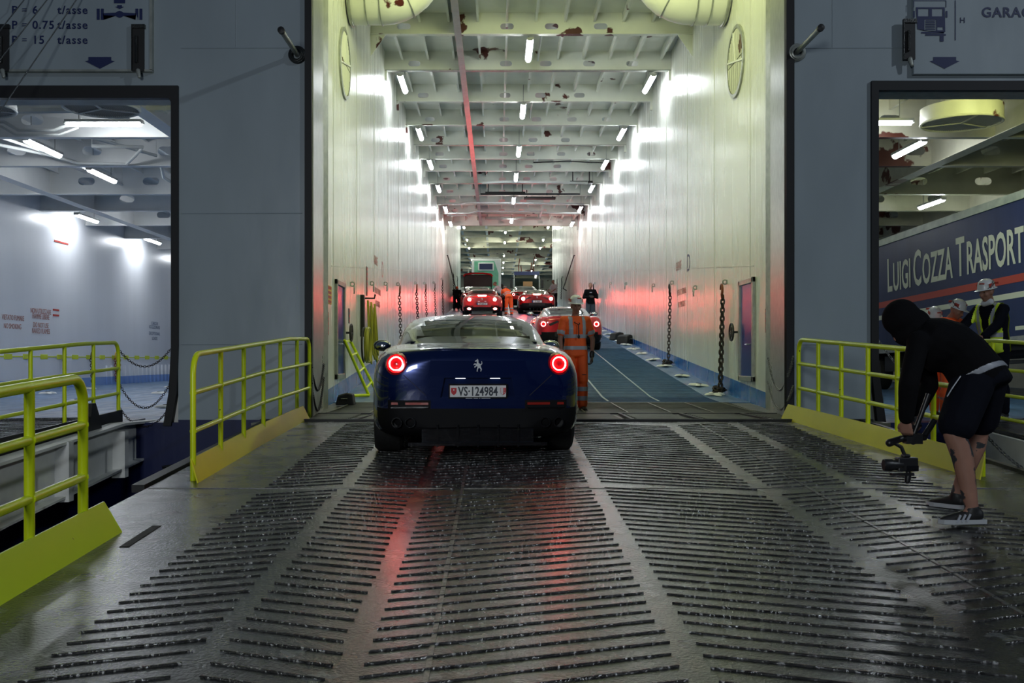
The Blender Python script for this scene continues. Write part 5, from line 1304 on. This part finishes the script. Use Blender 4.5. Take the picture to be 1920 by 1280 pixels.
def hand(mb, w, dirn, pn, side, curl=.35, sc=1.0):
    """wrist, pointing direction, palm normal, side=+1 thumb along dir x pn"""
    d = V(dirn).normalized(); n = (V(pn)-d*V(pn).dot(d)).normalized(); x = d.cross(n)*side; w = V(w)
    k0 = []
    for i in range(4):
        a = w+x*(.012-.008*i)*sc*1.2; b = w+(d*.088+x*(.030-.020*i))*sc; mb.cap(a, .015*sc, b, .0135*sc, 8); k0.append(b)
    L = (.068, .076, .070, .054)
    for i in range(4):
        p = k0[i]; ang = curl*.6; r = .0088*sc
        for s_, f in ((.45, 1.0), (.32, 1.0), (.23, .7)):
            dd = (d*math.cos(ang)+n*math.sin(ang)).normalized(); q = p+dd*L[i]*s_*sc; mb.cap(p, r, q, r*.93, 8); p = q; ang += curl*1.2*f; r *= .95
    p = w+(d*.022+x*.020)*sc; q = p+(d*.032+x*.030+n*.012)*sc; mb.cap(p, .014*sc, q, .0115*sc, 8)
    q2 = q+(d*.034+x*.008+n*.016)*sc; mb.cap(q, .0105*sc, q2, .0095*sc, 8)
    q3 = q2+(d*.020+n*.012-x*.002)*sc; mb.cap(q2, .0095*sc, q3, .008*sc, 8)
def head_shape(mb, c, fwd, up, s=1.0):
    f = V(fwd).normalized(); u = (V(up)-f*V(up).dot(f)).normalized(); r = f.cross(u)
    R = Matrix((r, f, u)).transposed()
    C = V(c); g = lambda x, y, z: C+R @ (V((x, y, z))*s)
    mb.ell(g(0, -.012, .025), (.074*s, .092*s, .088*s), R)
    mb.ell(g(0, .020, -.030), (.058*s, .068*s, .075*s), R); mb.ell(g(0, .050, -.088), (.030*s, .028*s, .024*s), R)
    mb.cap(g(0, .082, .012), .009*s, g(0, .106, -.028), .015*s, 8)           # nose
    mb.ell(g(0, .078, .030), (.052*s, .018*s, .010*s), R)                    # brow
    mb.ell(g(0, .080, -.058), (.024*s, .014*s, .012*s), R)                   # mouth
    for q in (-1, 1): mb.ell(g(q*.076, -.005, -.008), (.010*s, .020*s, .032*s), R); mb.ell(g(q*.040, .060, -.020), (.022*s, .022*s, .020*s), R)
    return g, R
def person(label, J, fwd, o, group=None):
    """J: joints; o: options"""
    sc = o.get('sc', 1.0); vox = o.get('vox', .013)
    base = V(o['base']); t = thing('person', label, 'person', base, 0, group)
    F = V(fwd).normalized(); U = V((0, 0, 1)); 
    J = {k: V(v) for k, v in J.items()}
    hf = V(o.get('headf', fwd)).normalized(); hu = V(o.get('headu', (0, 0, 1)))
    body = MB()
    g, R = head_shape(body, J['head'], hf, hu, sc*1.06)
    body.cap(J['neck']-(J['head']-J['neck']).normalized()*.02, .054*sc, J['head']+R @ V((0, -.025, -.05))*sc, .047*sc)
    rt = (J['shR']-J['shL']).normalized(); hr = (J['hiR']-J['hiL']).normalized()
    sp = [J['pel'], J['pel'].lerp(J['che'], .5)+V(o.get('bow', (0, 0, 0))), J['che'], J['neck']]
    fat = o.get('fat', 1.0)
    def frame(i):
        a = sp[max(0, i-1)]; b = sp[min(3, i+1)]; ax = (b-a).normalized(); r = hr.lerp(rt, i/3).normalized(); return r, ax.cross(r).normalized(), ax
    secs = []
    dims = [(.150, .100), (.158, .112), (.145, .105), (.172, .122), (.165, .100), (.075, .065)]
    pts = [sp[0]-(sp[1]-sp[0]).normalized()*.10*sc, sp[0], sp[1], sp[2], sp[2].lerp(sp[3], .62), sp[3]]
    fr = [frame(0), frame(0), frame(1), frame(2), frame(3), frame(3)]
    def tors(mb, inf, start=0, end=6):
        s_ = [(pts[i], fr[i][0], fr[i][1], (dims[i][0]*fat*sc+inf), (dims[i][1]*fat*sc+inf)) for i in range(start, end)]
        return torso(mb, s_)
    tors(body, -.012)
    body.cap(J['shL'], .058*sc, J['shR'], .058*sc)
    ar = (.056, .045, .043, .030); lf = o.get('legfat', 1.0); lr = (.090*fat, .062*lf, .058*lf, .040*lf)
    def arm(mb, q, inf=0, frac=2.0, loose=0):
        a, e, w = J['sh'+q], J['el'+q], J['wr'+q]
        if frac >= 1: mb.cap(a, (ar[0]+inf)*sc, e, (ar[1]+inf+loose)*sc)
        else: p = a.lerp(e, frac); mb.cap(a, (ar[0]+inf)*sc, p, (ar[1]+.006+inf+loose)*sc); return p
        if frac > 1:
            f = min(1, frac-1); m_ = e.lerp(w, .3*f); p = e.lerp(w, f)
            mb.cap(e, (ar[1]+inf+loose)*sc, m_, (ar[2]+inf+loose)*sc); mb.cap(m_, (ar[2]+inf+loose)*sc, p, ((ar[2]+(ar[3]-ar[2])*f)+inf+loose)*sc)
        return e.lerp(w, min(1, frac-1))
    def leg(mb, q, inf=0, frac=2.0, loose=0):
        h, k, a = J['hi'+q], J['kn'+q], J['an'+q]
        if frac < 1: mb.cap(h, (lr[0]+inf)*sc, h.lerp(k, frac), (lr[0]+(lr[1]-lr[0])*frac+inf+loose)*sc); return
        mb.cap(h, (lr[0]+inf)*sc, k, (lr[1]+inf+loose*.6)*sc)
        if frac > 1:
            f = min(1, frac-1); ax = (a-k).normalized(); back = -V(o.get('legf', fwd)).normalized()
            c = k.lerp(a, .30)+back*.018*sc; mb.cap(k, (lr[1]+inf)*sc, c, (lr[2]+.004+inf+loose*.7)*sc); mb.cap(c, (lr[2]+.004+inf+loose*.7)*sc, k.lerp(a, f), (lr[3]+inf+loose)*sc)
    for q in 'LR':
        arm(body, q, -.006); leg(body, q, -.008)
        fd = V(o.get('foot'+q, F)).normalized(); a = J['an'+q]; body.cap(a-V((0, 0, .02)), .036*sc, a+fd*.10*sc-V((0, 0, .055))*sc, .030*sc); body.cap(a-V((0, 0, .05))*sc-fd*.04*sc, .032*sc, a+fd*.15*sc-V((0, 0, .06))*sc, .025*sc)
        hd = V(o.get('hand'+q, J['wr'+q]-J['el'+q])).normalized(); pn = V(o.get('palm'+q, F*.2+(rt if q == 'L' else -rt)))
        hand(body, J['wr'+q], hd, pn, (1 if q == 'R' else -1)*o.get('tf', 1), o.get('curl', .45), sc)
    skin = remesh(body, 'body', o.get('skin', m_skin), t, min(vox, .010) if o.get('fine') else vox, 3)
    # face details
    for q in (-1, 1):
        e = MB().ell(g(q*.032, .077, .010), (.011*sc, .008*sc, .006*sc), R, 12).build('eye', m_eye, t, True)
    MB().cap(g(-.022, .094, -.056), .0035*sc, g(.022, .094, -.056), .0035*sc, 6).build('mouth', m_lip, t, True)
    # upper clothing
    if 'top' in o:
        m_ = o['top']; sl = o.get('sleeve', .75); mb = MB(); tors(mb, .016, 0 if o.get('untuck', True) else 1, 6)
        mb.cap(J['shL'], .074*sc, J['shR'], .074*sc)
        ends = [arm(mb, q, .014, sl, .006 if sl < 1 else .004) for q in 'LR']
        if o.get('hem'): 
            hm = sp[0]-(sp[1]-sp[0]).normalized()*o['hem']; torso(mb, [(hm, fr[0][0], fr[0][1], .172*fat*sc, .128*fat*sc), (sp[0], fr[0][0], fr[0][1], .172*fat*sc, .125*fat*sc)])
        shirt = remesh(mb, o.get('topname', 'shirt'), m_, t, vox, 5)
    if 'bottom' in o:
        mb = MB(); torso(mb, [(pts[0]-V((0, 0, .02)), fr[0][0], fr[0][1], .152*fat*sc, .108*fat*sc), (pts[0], fr[0][0], fr[0][1], .160*fat*sc, .115*fat*sc), (pts[1].lerp(pts[2], .12), fr[1][0], fr[1][1], .166*fat*sc, .122*fat*sc)])
        for q in 'LR': leg(mb, q, .010, o.get('legs', 1.97), o.get('loose', .022))
        tr = remesh(mb, o.get('botname', 'trousers'), o['bottom'], t, vox, 5)
    for q in 'LR':
        fd = V(o.get('foot'+q, F)).normalized(); a = J['an'+q]; zg = V((0, 0, -.085*sc))
        fu = V(o.get('footup'+q, (0, 0, 1))); 
        mb = MB(); mb.cap(a-V((0, 0, .045))*sc-fd*.03*sc, .047*sc, a+fd*.10*sc-V((0, 0, .055))*sc, .040*sc); mb.cap(a+fd*.05*sc-V((0, 0, .05))*sc, .044*sc, a+fd*.185*sc-V((0, 0, .062))*sc, .030*sc); mb.cap(a-V((0, 0, .005)), .046*sc, a-V((0, 0, .05)), .046*sc)
        sh = remesh(mb, 'shoe', o.get('shoe', m_shoe), t, .010, 3)
        r_ = fd.cross(V((0, 0, 1))).normalized(); out = []
        zs = a.z-.098*sc
        for x, y in ((-.040, -.08), (.040, -.08), (.048, .06), (.050, .14), (.036, .20), (.0, .222), (-.036, .20), (-.050, .14), (-.046, .06)): out.append(a+r_*x*sc+V((fd.x, fd.y, 0)).normalized()*y*sc)
        mb = MB(); A = [mb.bm.verts.new((p.x, p.y, zs)) for p in out]; B = [mb.bm.verts.new((p.x, p.y, zs+.028*sc)) for p in out]; mb.bm.faces.new(A); mb.bm.faces.new(B[::-1])
        for i in range(len(A)): mb.bm.faces.new((A[i], B[i], B[(i+1) % len(A)], A[(i+1) % len(A)]))
        if fd.z < -.1:
            rot = Matrix.Rotation(math.atan2(-fd.z, math.hypot(fd.x, fd.y)), 4, -r_ if False else r_) if False else None
        mb.build('shoe_sole', o.get('sole', m_sole), sh)
        if o.get('stripes'):
            n_ = V(o['stripes']); mb = MB()
            for k in range(3):
                c = a+fd*(.045+.032*k)*sc-V((0, 0, .052))+n_*.045*sc; mb.obox(c+V((0, 0, .022))-fd*.016+n_*-.004, c-V((0, 0, .022))+fd*.012+n_*.003, .013, .008, up=n_)
            mb.build('shoe_stripe', m_tape, sh)
    if o.get('helmet'):
        h = MB(); pr = [(.108, -.004), (.106, .02), (.100, .055), (.084, .092), (.055, .116), (.02, .126), (0, .127)]
        h.lathe([(.130, -.014), (.128, -.006)]+pr, (0, 0, 0), 'z', 32)
        h.ell((0, .10, -.012), (.075, .07, .008))
        m4 = R.to_4x4(); m4.translation = g(0, -.004, .052)
        for v in h.bm.verts: v.co = m4 @ V((v.co.x*.92*sc*1.02, v.co.y*1.12*sc*1.0, v.co.z*sc))
        hm = h.build('helmet', m_helm, t, True)
        e = MB()
        for q in (-1, 1): e.box(q*.103-.004, q*.103+.004, -.02, .05, .015, .060)
        e.box(-.10, .10, -.121, -.112, .03, .06); e.cap((-.05, .085, .07), .012, (.0, .10, .075), .010, 6)
        for v in e.bm.verts: v.co = m4 @ V((v.co.x*.94*sc, v.co.y*1.03*sc, v.co.z*sc))
        e.build('helmet_badge', m_redp, hm)
        if o.get('strap'):
            e = MB(); e.torus((0, 0, .03), .104, .006, (0, .5, 1)); e.cap((-.100, -.02, 0), .006, (-.02, -.08, .10), .006, 6); e.cap((.100, -.02, 0), .006, (.02, -.08, .10), .006, 6); e.cap((-.103, .03, .0), .006, (-.098, -.03, .09), .006, 6)
            for v in e.bm.verts: v.co = m4 @ V((v.co.x*.98*sc, v.co.y*1.12*sc, v.co.z*sc))
            e.build('helmet_strap', m_cam, hm, True)
    if 'hair' in o:
        h = MB(); h.ell(g(0, -.024, .038), (.080*sc, .092*sc, .086*sc), R)
        if o.get('cap'): h.ell(g(0, .08, .052), (.06*sc, .055*sc, .012*sc), R)
        remesh(h, 'cap' if o.get('cap') else 'hair', o['hair'], t, .010, 2)
    return t, g, R, J, fr, pts
def band(src, pred, name, mat, parent, off=.005):
    """a strip of tape lying on a garment: the faces of the garment for which pred holds, lifted off it"""
    bm = bmesh.new(); bm.from_mesh(src.data); bm.normal_update()
    fs = [f for f in bm.faces if not pred(f.calc_center_median(), f.normal)]
    bmesh.ops.delete(bm, geom=fs, context='FACES')
    for v in bm.verts: v.co += v.normal*off
    me = bpy.data.meshes.new(name); bm.to_mesh(me); bm.free(); return link(name, me, mat, parent, True)
def child(t, n): return [c for c in bpy.data.objects if c.parent == t and c.name.startswith(n)][0]
def standing(x, y, z, h, ang, **kw):
    """upright skeleton of height h facing ang (0 = towards the camera)"""
    s = h/1.78; F = V((math.sin(ang), -math.cos(ang), 0)); Rr = V((-math.cos(ang), -math.sin(ang), 0)); B = V((x, y, z))
    def q(r, f, u): return B+(Rr*r+F*f+V((0, 0, u)))*s
    J = dict(head=q(0, .035, 1.655), neck=q(0, -.01, 1.50), che=q(0, 0, 1.30), pel=q(0, 0, .98))
    for n, k in (('L', -1), ('R', 1)):
        J['sh'+n] = q(k*.185, -.01, 1.435); J['el'+n] = q(k*.245, -.02, 1.14); J['wr'+n] = q(k*.255, .05, .885)
        J['hi'+n] = q(k*.095, 0, .93); J['kn'+n] = q(k*.11, .02, .50); J['an'+n] = q(k*.12, -.02, .10)
    for k_, v in kw.items(): J[k_] = q(*v)
    return J, F, Rr, s
# ---- 1 the orange worker beside the blue car
wy, wx = 15.4, 1.19; wz = zr(wy)-.012
J, F, Rr, s = standing(wx, wy, wz, 1.72, .22, elL=(-.29, -.01, 1.13), wrL=(-.262, .03, .875), elR=(.25, .0, 1.13), wrR=(.245, .08, .88))
t, g, R, J, fr, pts = person('person in orange hi-vis shirt and trousers with white helmet standing beside the blue car', J, F, dict(base=(wx, wy, wz), sc=s, top=m_hiv, sleeve=.62, bottom=m_hiv, legs=1.96, loose=.032, helmet=True, headf=(F*.9-Rr*-.15+V((.12, 0, -.10))), skin=m_skind, shoe=m_shoe, sole=m_shoe, fat=1.06, fine=True, untuck=True, hem=.10, vox=.011))
ob = child(t, 'shirt'); tro = child(t, 'trousers'); ax = J['neck']
for zz, w_ in ((1.185, .06), (1.00, .06)): band(ob, lambda c, n: abs(c.z-wz-zz*s) < w_/2 and abs((c-V((wx, wy, 0))).dot(Rr)) < .205*s, 'reflective_band', m_tape, ob)
for k in (-1, 1): band(ob, lambda c, n: 1.21*s < c.z-wz < 1.49*s and abs((c-V((wx, wy, 0))).dot(Rr)-k*.105*s) < .028*s, 'shoulder_band', m_tape, ob)
for q in 'LR':
    e = J['sh'+q].lerp(J['el'+q], .56); d_ = (J['el'+q]-J['sh'+q]).normalized(); band(ob, lambda c, n: (c-e).length < .12 and abs((c-e).dot(d_)-.02) < .028 and abs((c-V((wx, wy, 0))).dot(Rr)) > .19*s, 'sleeve_band', m_tape, ob)
for zz in (.36, .215): band(tro, lambda c, n: abs(c.z-wz-zz*s) < .032, 'reflective_band', m_tape, tro)
mb = MB(); pts_ = [g(-.05, -.02, -.13), J['neck']+F*.13+V((0, 0, -.10))+Rr*.05, J['che']+F*.165+V((0, 0, .06)), J['che']+F*.17+V((0, 0, -.12))]
mb.tube(pts_, .007, 6); mb.tube([g(.05, -.02, -.13), J['neck']+F*.14+V((0, 0, -.12))-Rr*.03, pts_[2]], .007, 6); mb.ell(pts_[3], (.018, .012, .03)); mb.build('lanyard', m_dark, t, True)
gl = MB(); hand(gl, J['wrL'], (J['wrL']-J['elL']), Rr, -1, .7, 1.12*s); gl.cap(J['wrL']-(J['wrL']-J['elL']).normalized()*.05, .040, J['wrL'], .038); remesh(gl, 'glove', m_cam, t, .008, 2)
mb = MB(); kx = J['knL']+F*.08+V((0, 0, .08)); mb.obox(kx-Rr*.03, kx+Rr*.03, .02, .012); mb.build('pocket_tab', m_dark, t)
# ---- 2 the man in the black sweater by the right wall
bx, by = 3.98, 43.2; bz = zr(by)
J, F, Rr, s = standing(bx, by, bz, 1.82, .12, elL=(-.30, .06, 1.16), wrL=(-.07, .26, 1.17), elR=(.30, .06, 1.16), wrR=(.07, .26, 1.17))
t, *_ = person('person in black sweater and grey shorts leaning by the right wall holding a small device', J, F, dict(base=(bx, by, bz), sc=s, top=m_blk, sleeve=1.9, bottom=m_greyf, legs=.88, botname='shorts', hair=m_hair, fat=1.12, vox=.016, hem=.08))
MB().obox(V((bx-.09, by-.36, bz+1.20*s)), V((bx+.09, by-.36, bz+1.20*s)), .02, .05).build('handheld_device', m_cam, t)
c = V((bx, by-.17, bz+1.36*s)); MB().obox(c-V((.05, 0, 0)), c+V((.05, 0, 0)), .006, .03).build('chest_print', m_tape, t)
# ---- 3 bending worker between the red cars
qx, qy = .62, 53.4; qz = zr(qy)
F = V((-.35, .94, 0)).normalized(); Rr = V((F.y, -F.x, 0)) 
def loc(f, r, u): return V((qx, qy, qz))+F*f+Rr*r+V((0, 0, u))
J = dict(head=loc(.66, .02, 1.46), neck=loc(.50, 0, 1.38), che=loc(.33, 0, 1.26), pel=loc(0, 0, .98), shL=loc(.44, -.19, 1.32), shR=loc(.44, .19, 1.32), elL=loc(.55, -.22, 1.03), elR=loc(.58, .22, 1.05), wrL=loc(.74, -.15, .88), wrR=loc(.76, .15, .92), hiL=loc(0, -.10, .94), hiR=loc(0, .10, .94), knL=loc(.04, -.12, .50), knR=loc(.0, .13, .50), anL=loc(.05, -.14, .10), anR=loc(-.02, .15, .10))
t, *_ = person('person in orange trousers and vest bending over between the two red cars', J, F, dict(base=(qx, qy, qz), top=m_hiv, sleeve=.35, bottom=m_hiv, legs=1.96, loose=.03, hair=m_hairg, skin=m_skind, vox=.016, fat=1.05, sc=1.06))
ob = child(t, 'shirt'); tro = child(t, 'trousers')
for u in (.10, .24): band(ob, lambda c, n: abs((c-J['pel']).dot(Rr)) < .185 and (c-J['wrL']).length > .3 and (c-J['wrR']).length > .3 and abs((c-J['pel']).dot((J['che']-J['pel']).normalized())-u) < .03, 'reflective_band', m_tape, ob)
for zz in (.36, .215): band(tro, lambda c, n: abs(c.z-qz-zz) < .035, 'reflective_band', m_tape, tro)
# ---- 4 the man in white shirt leaning into the right car
px_, py_ = 3.52, 62.0; pz_ = zr(py_)
F = V((-.75, -.65, 0)).normalized(); Rr = V((F.y, -F.x, 0)); qx, qy, qz = px_, py_, pz_
J = dict(head=loc(.14, 0, 1.68), neck=loc(.05, 0, 1.53), che=loc(.02, 0, 1.33), pel=loc(0, 0, .98), shL=loc(.05, -.19, 1.46), shR=loc(.05, .19, 1.46), elL=loc(.18, -.26, 1.22), elR=loc(.22, .25, 1.22), wrL=loc(.38, -.2, 1.08), wrR=loc(.42, .2, 1.08), hiL=loc(0, -.1, .94), hiR=loc(0, .1, .94), knL=loc(.02, -.12, .5), knR=loc(0, .12, .5), anL=loc(0, -.13, .1), anR=loc(0, .13, .1))
person('person in white shirt and dark trousers standing by the open red car door at right', J, F, dict(base=(qx, qy, qz), top=m_whitef, sleeve=.8, bottom=m_navyf, legs=1.96, hair=m_hairg, vox=.018, fat=1.12, untuck=False))
# ---- 5 people at the left-lane cars
qx, qy, qz = .36, 57.5, zr(57.5); F = V((-.8, .2, 0)).normalized(); Rr = V((F.y, -F.x, 0))
J = dict(head=loc(.50, 0, 1.62), neck=loc(.40, 0, 1.48), che=loc(.25, 0, 1.31), pel=loc(0, 0, .98), shL=loc(.36, -.19, 1.42), shR=loc(.36, .19, 1.42), elL=loc(.56, -.22, 1.25), elR=loc(.58, .22, 1.25), wrL=loc(.80, -.12, 1.20), wrR=loc(.82, .12, 1.20), hiL=loc(0, -.1, .94), hiR=loc(0, .1, .94), knL=loc(.02, -.12, .5), knR=loc(0, .12, .5), anL=loc(0, -.13, .1), anR=loc(0, .13, .1))
person('person in white and red jacket leaning towards the raised boot lid', J, F, dict(base=(qx, qy, qz), top=m_whitef, sleeve=1.9, bottom=m_navyf, legs=1.96, hair=m_hairg, vox=.018))
qx, qy, qz = -2.44, 60.6, zr(60.6); F = V((.1, 1, 0)).normalized(); Rr = V((F.y, -F.x, 0))
J = dict(head=loc(.40, 0, 1.33), neck=loc(.32, 0, 1.22), che=loc(.22, 0, 1.10), pel=loc(0, 0, .82), shL=loc(.30, -.19, 1.17), shR=loc(.30, .19, 1.17), elL=loc(.4, -.22, .95), elR=loc(.4, .22, .95), wrL=loc(.56, -.15, .85), wrR=loc(.56, .15, .85), hiL=loc(0, -.1, .80), hiR=loc(0, .1, .80), knL=loc(.14, -.12, .44), knR=loc(.14, .12, .44), anL=loc(0, -.13, .1), anR=loc(0, .13, .1))
person('person in orange cap stooping behind the dark car at the left wall', J, F, dict(base=(qx, qy, qz), top=m_blk, sleeve=1.9, bottom=m_navyf, legs=1.96, hair=m_hiv, cap=True, vox=.018))

# ---- 6 men at the right garage railing
J, F, Rr, s = standing(6.60, 13.45, .64, 1.80, -1.05, head=(0, .16, 1.655), neck=(0, .08, 1.50), che=(0, .04, 1.30), shL=(-.185, .08, 1.43), shR=(.185, .08, 1.43), elL=(-.24, .30, 1.22), wrL=(-.20, .52, 1.07), elR=(.24, .30, 1.22), wrR=(.20, .52, 1.07))
t, g, R, J, fr, pts = person('person in lime hi-vis vest over dark jacket with white helmet leaning on the right railing', J, F, dict(base=(6.6, 13.45, .64), sc=s, top=m_navyf, topname='jacket', sleeve=1.93, bottom=m_navyf, legs=1.96, helmet=True, strap=True, headf=F*.8+V((-.25, 0, -.22)), skin=m_skind, fat=1.1, vox=.012, hem=.1))
ja = child(t, 'jacket'); C0 = J['che']
vest = band(ja, lambda c, n: abs((c-C0).dot(Rr)) < .165*s+.0*c.z and c.z > .64+.80*s and ((c-C0).dot(F) < .10 or abs((c-C0).dot(Rr)) > .05+max(0, (c.z-C0.z)*.35)) and c.z < .64+1.52*s, 'vest', m_lime, t, .014)

for k in (-1, 1): band(vest, lambda c, n: abs(c.z-.64-1.10*s) < .028 and n.dot(F) > .35 and (c-C0).dot(Rr)*k > 0, 'reflective_band', m_tape, vest)
for k in (-1, 1): band(vest, lambda c, n: c.z > .64+1.1*s and abs((c-C0).dot(Rr)-k*.10*s) < .028, 'shoulder_band', m_tape, vest)
MB().cap(g(-.03, -.0, -.12), .045, g(.03, .03, -.13), .045).build('shirt_collar', m_whitef, t, True)
J, F, Rr, s = standing(6.16, 13.75, .63, 1.62, .5, head=(0, .10, 1.60))
person('person in orange jacket with white helmet mostly hidden behind the cameraman', J, F, dict(base=(6.16, 13.75, .63), sc=s, top=m_hiv, sleeve=1.9, bottom=m_hiv, legs=1.96, helmet=True, strap=True, headf=F+V((.2, 0, -.5)), vox=.016))
J, F, Rr, s = standing(6.0, 14.1, .63, 1.55, .2, head=(0, .14, 1.58))
person('person whose white helmet shows just above the black hood of the cameraman', J, F, dict(base=(6.0, 14.1, .63), sc=s, top=m_hiv, sleeve=1.9, bottom=m_hiv, legs=1.96, helmet=True, headf=F+V((-.2, 0, -.5)), vox=.016))

# ---- 7 the bending cameraman on the ramp
D = 6.62
def Q(px, py, d=D): return P(px, py, d)
J = dict(head=Q(1693, 606, 6.72), neck=Q(1722, 622, 6.70), che=Q(1775, 652, 6.68), pel=Q(1836, 706, 6.68),
         shL=Q(1722, 642, 6.50), shR=Q(1728, 632, 6.88), elL=Q(1704, 720, 6.42), elR=Q(1742, 722, 6.95), wrL=Q(1699, 786, 6.46), wrR=Q(1714, 778, 6.72),
         hiL=Q(1822, 722, 6.58), hiR=Q(1846, 722, 6.86), knL=Q(1789, 812, 6.50), knR=Q(1836, 800, 6.98), anL=Q(1822, 952, 6.50), anR=Q(1794, 926, 7.06))
F = V((-1, .05, 0)).normalized()
o = dict(base=(3.05, 6.7, zr(6.7)), sc=1.0, top=m_blk, topname='hooded_sweater', sleeve=1.93, bottom=m_navyf, botname='shorts', legs=.80, loose=.024, skin=m_tattoo, legfat=1.26, fat=1.42, vox=.011, fine=True,
         headf=(-.62, -.05, -.74), headu=(-.7, 0, .6), bow=(.0, 0, .045), shoe=m_shoe, sole=m_sole, stripes=(0, -1, 0), footL=(-1, -.06, -.10), footR=(-.6, .75, -.10), legf=(-1, 0, 0), handL=(.15, .3, -1), handR=(-.1, -.3, -1), palmL=(.6, .8, 0), palmR=(-.6, -.8, 0), curl=1.0)
t, g, R, J, fr, pts = person('person in black hooded sweater and shorts bending low over a stabilised camera', J, F, o)
hd = MB(); hd.ell(g(0, -.02, .035), (.112, .128, .118), R); hd.ell(g(0, .02, -.05), (.092, .105, .10), R); hd.cap(g(0, -.05, -.06), .10, J['neck'], .105); hd.cap(J['neck'], .10, J['che'].lerp(J['neck'], .5), .12)
hood = remesh(hd, 'hood', m_blk, t, .012, 4)
MB().tube([g(.02, .06, -.10), g(.05, .10, -.16), g(.03, .12, -.22)], .004, 6).build('hood_cord', m_blk, t, True)
ob = child(t, 'hooded_sweater'); ax = (J['che']-J['pel']).normalized()
wb = MB(); rr0 = fr[0][0]; f0 = fr[0][1]
torso(wb, [(J['pel']-ax*.020, rr0, f0, .242, .176), (J['pel']+ax*.028, rr0, f0, .242, .178)], 28)
remesh(wb, 'shirt_hem', m_tape, t, .008, 2)
mb = MB(); a = J['pel']+ax*.02+V((-.03, -.215, 0)); mb.tube([Q(1801, 705, 6.43), Q(1785, 728, 6.38), Q(1776, 743, 6.36)], .004, 6); mb.build('pocket_zip', m_tape, t)
for q in ('L',):
    mb = MB(); mb.torus(J['wrL']+V((0, 0, .03)), .036, .007, (J['wrL']-J['elL'])); mb.build('wrist_band', m_cam, t, True)
# the stabiliser with the camera
t = thing('camera_stabiliser', 'black handheld camera stabiliser with mirrorless camera held just above the ramp', 'camera')
hL, hR = J['wrL']+V((.02, .03, -.08)), J['wrR']+V((.0, -.02, -.09))
MB().tube([Q(1741, 738, 6.60), Q(1728, 775, 6.60), Q(1713, 815, 6.60)], .016, 10).build('main_grip', m_cam, t, True)
MB().tube([Q(1752, 788, 6.66), Q(1733, 818, 6.62)], .020, 12).build('second_grip', m_cam, t, True)
MB().tube([hL+V((-.03, 0, .02)), hR+V((.03, 0, .02))], .015, 10).build('cross_handle', m_cam, t, True)
mb = MB(); mb.cap(Q(1690, 822, 6.58), .022, Q(1733, 820, 6.60), .020); mb.cap(Q(1705, 812, 6.58), .026, Q(1712, 828, 6.58), .020); mb.box(*sum(([min(a, b), max(a, b)] for a, b in zip(Q(1700, 832, 6.55), Q(1722, 812, 6.62))), [])); mb.build('handle_hub', m_cam, t, True)
MB().cap(Q(1668, 830, 6.55), .026, Q(1690, 822, 6.57), .020).build('pan_motor', m_cam, t, True)
MB().tube([Q(1676, 830, 6.55), Q(1690, 838, 6.55), Q(1698, 858, 6.55)], .012, 10).build('roll_arm', m_cam, t, True)
c0 = Q(1700, 870, 6.55)
mb = MB(); mb.box(c0.x-.065, c0.x+.065, c0.y-.03, c0.y+.04, c0.z-.045, c0.z+.045); mb.box(c0.x-.03, c0.x+.02, c0.y-.02, c0.y+.03, c0.z+.045, c0.z+.065); mb.build('camera_body', m_cam, t, bevel=.008)
MB().lathe([(0, -.12), (.036, -.12), (.040, -.115), (.040, -.07), (.034, -.06), (.034, 0), (0, 0)], c0+V((-.03, 0, -.005)), 'x', 24).build('camera_lens', m_cam, t, True)
mb = MB(); mb.box(c0.x-.02, c0.x+.06, c0.y-.045, c0.y-.032, c0.z-.04, c0.z-.005); mb.build('screen', m_blackgl, t)
mb = MB(); mb.box(c0.x-.10, c0.x+.04, c0.y-.025, c0.y+.03, c0.z-.072, c0.z-.055); mb.cap(c0+V((.01, 0, -.07)), .020, c0+V((.005, 0, -.11)), .018); mb.cap(c0+V((.01, 0, -.045)), .016, c0+V((.01, 0, -.075)), .016); mb.tube([c0+V((.005, .04, .045)), c0+V((-.01, .02, .06)), c0+V((-.02, 0, .065))], .010, 8); mb.build('mounting_plate', m_cam, t, True)
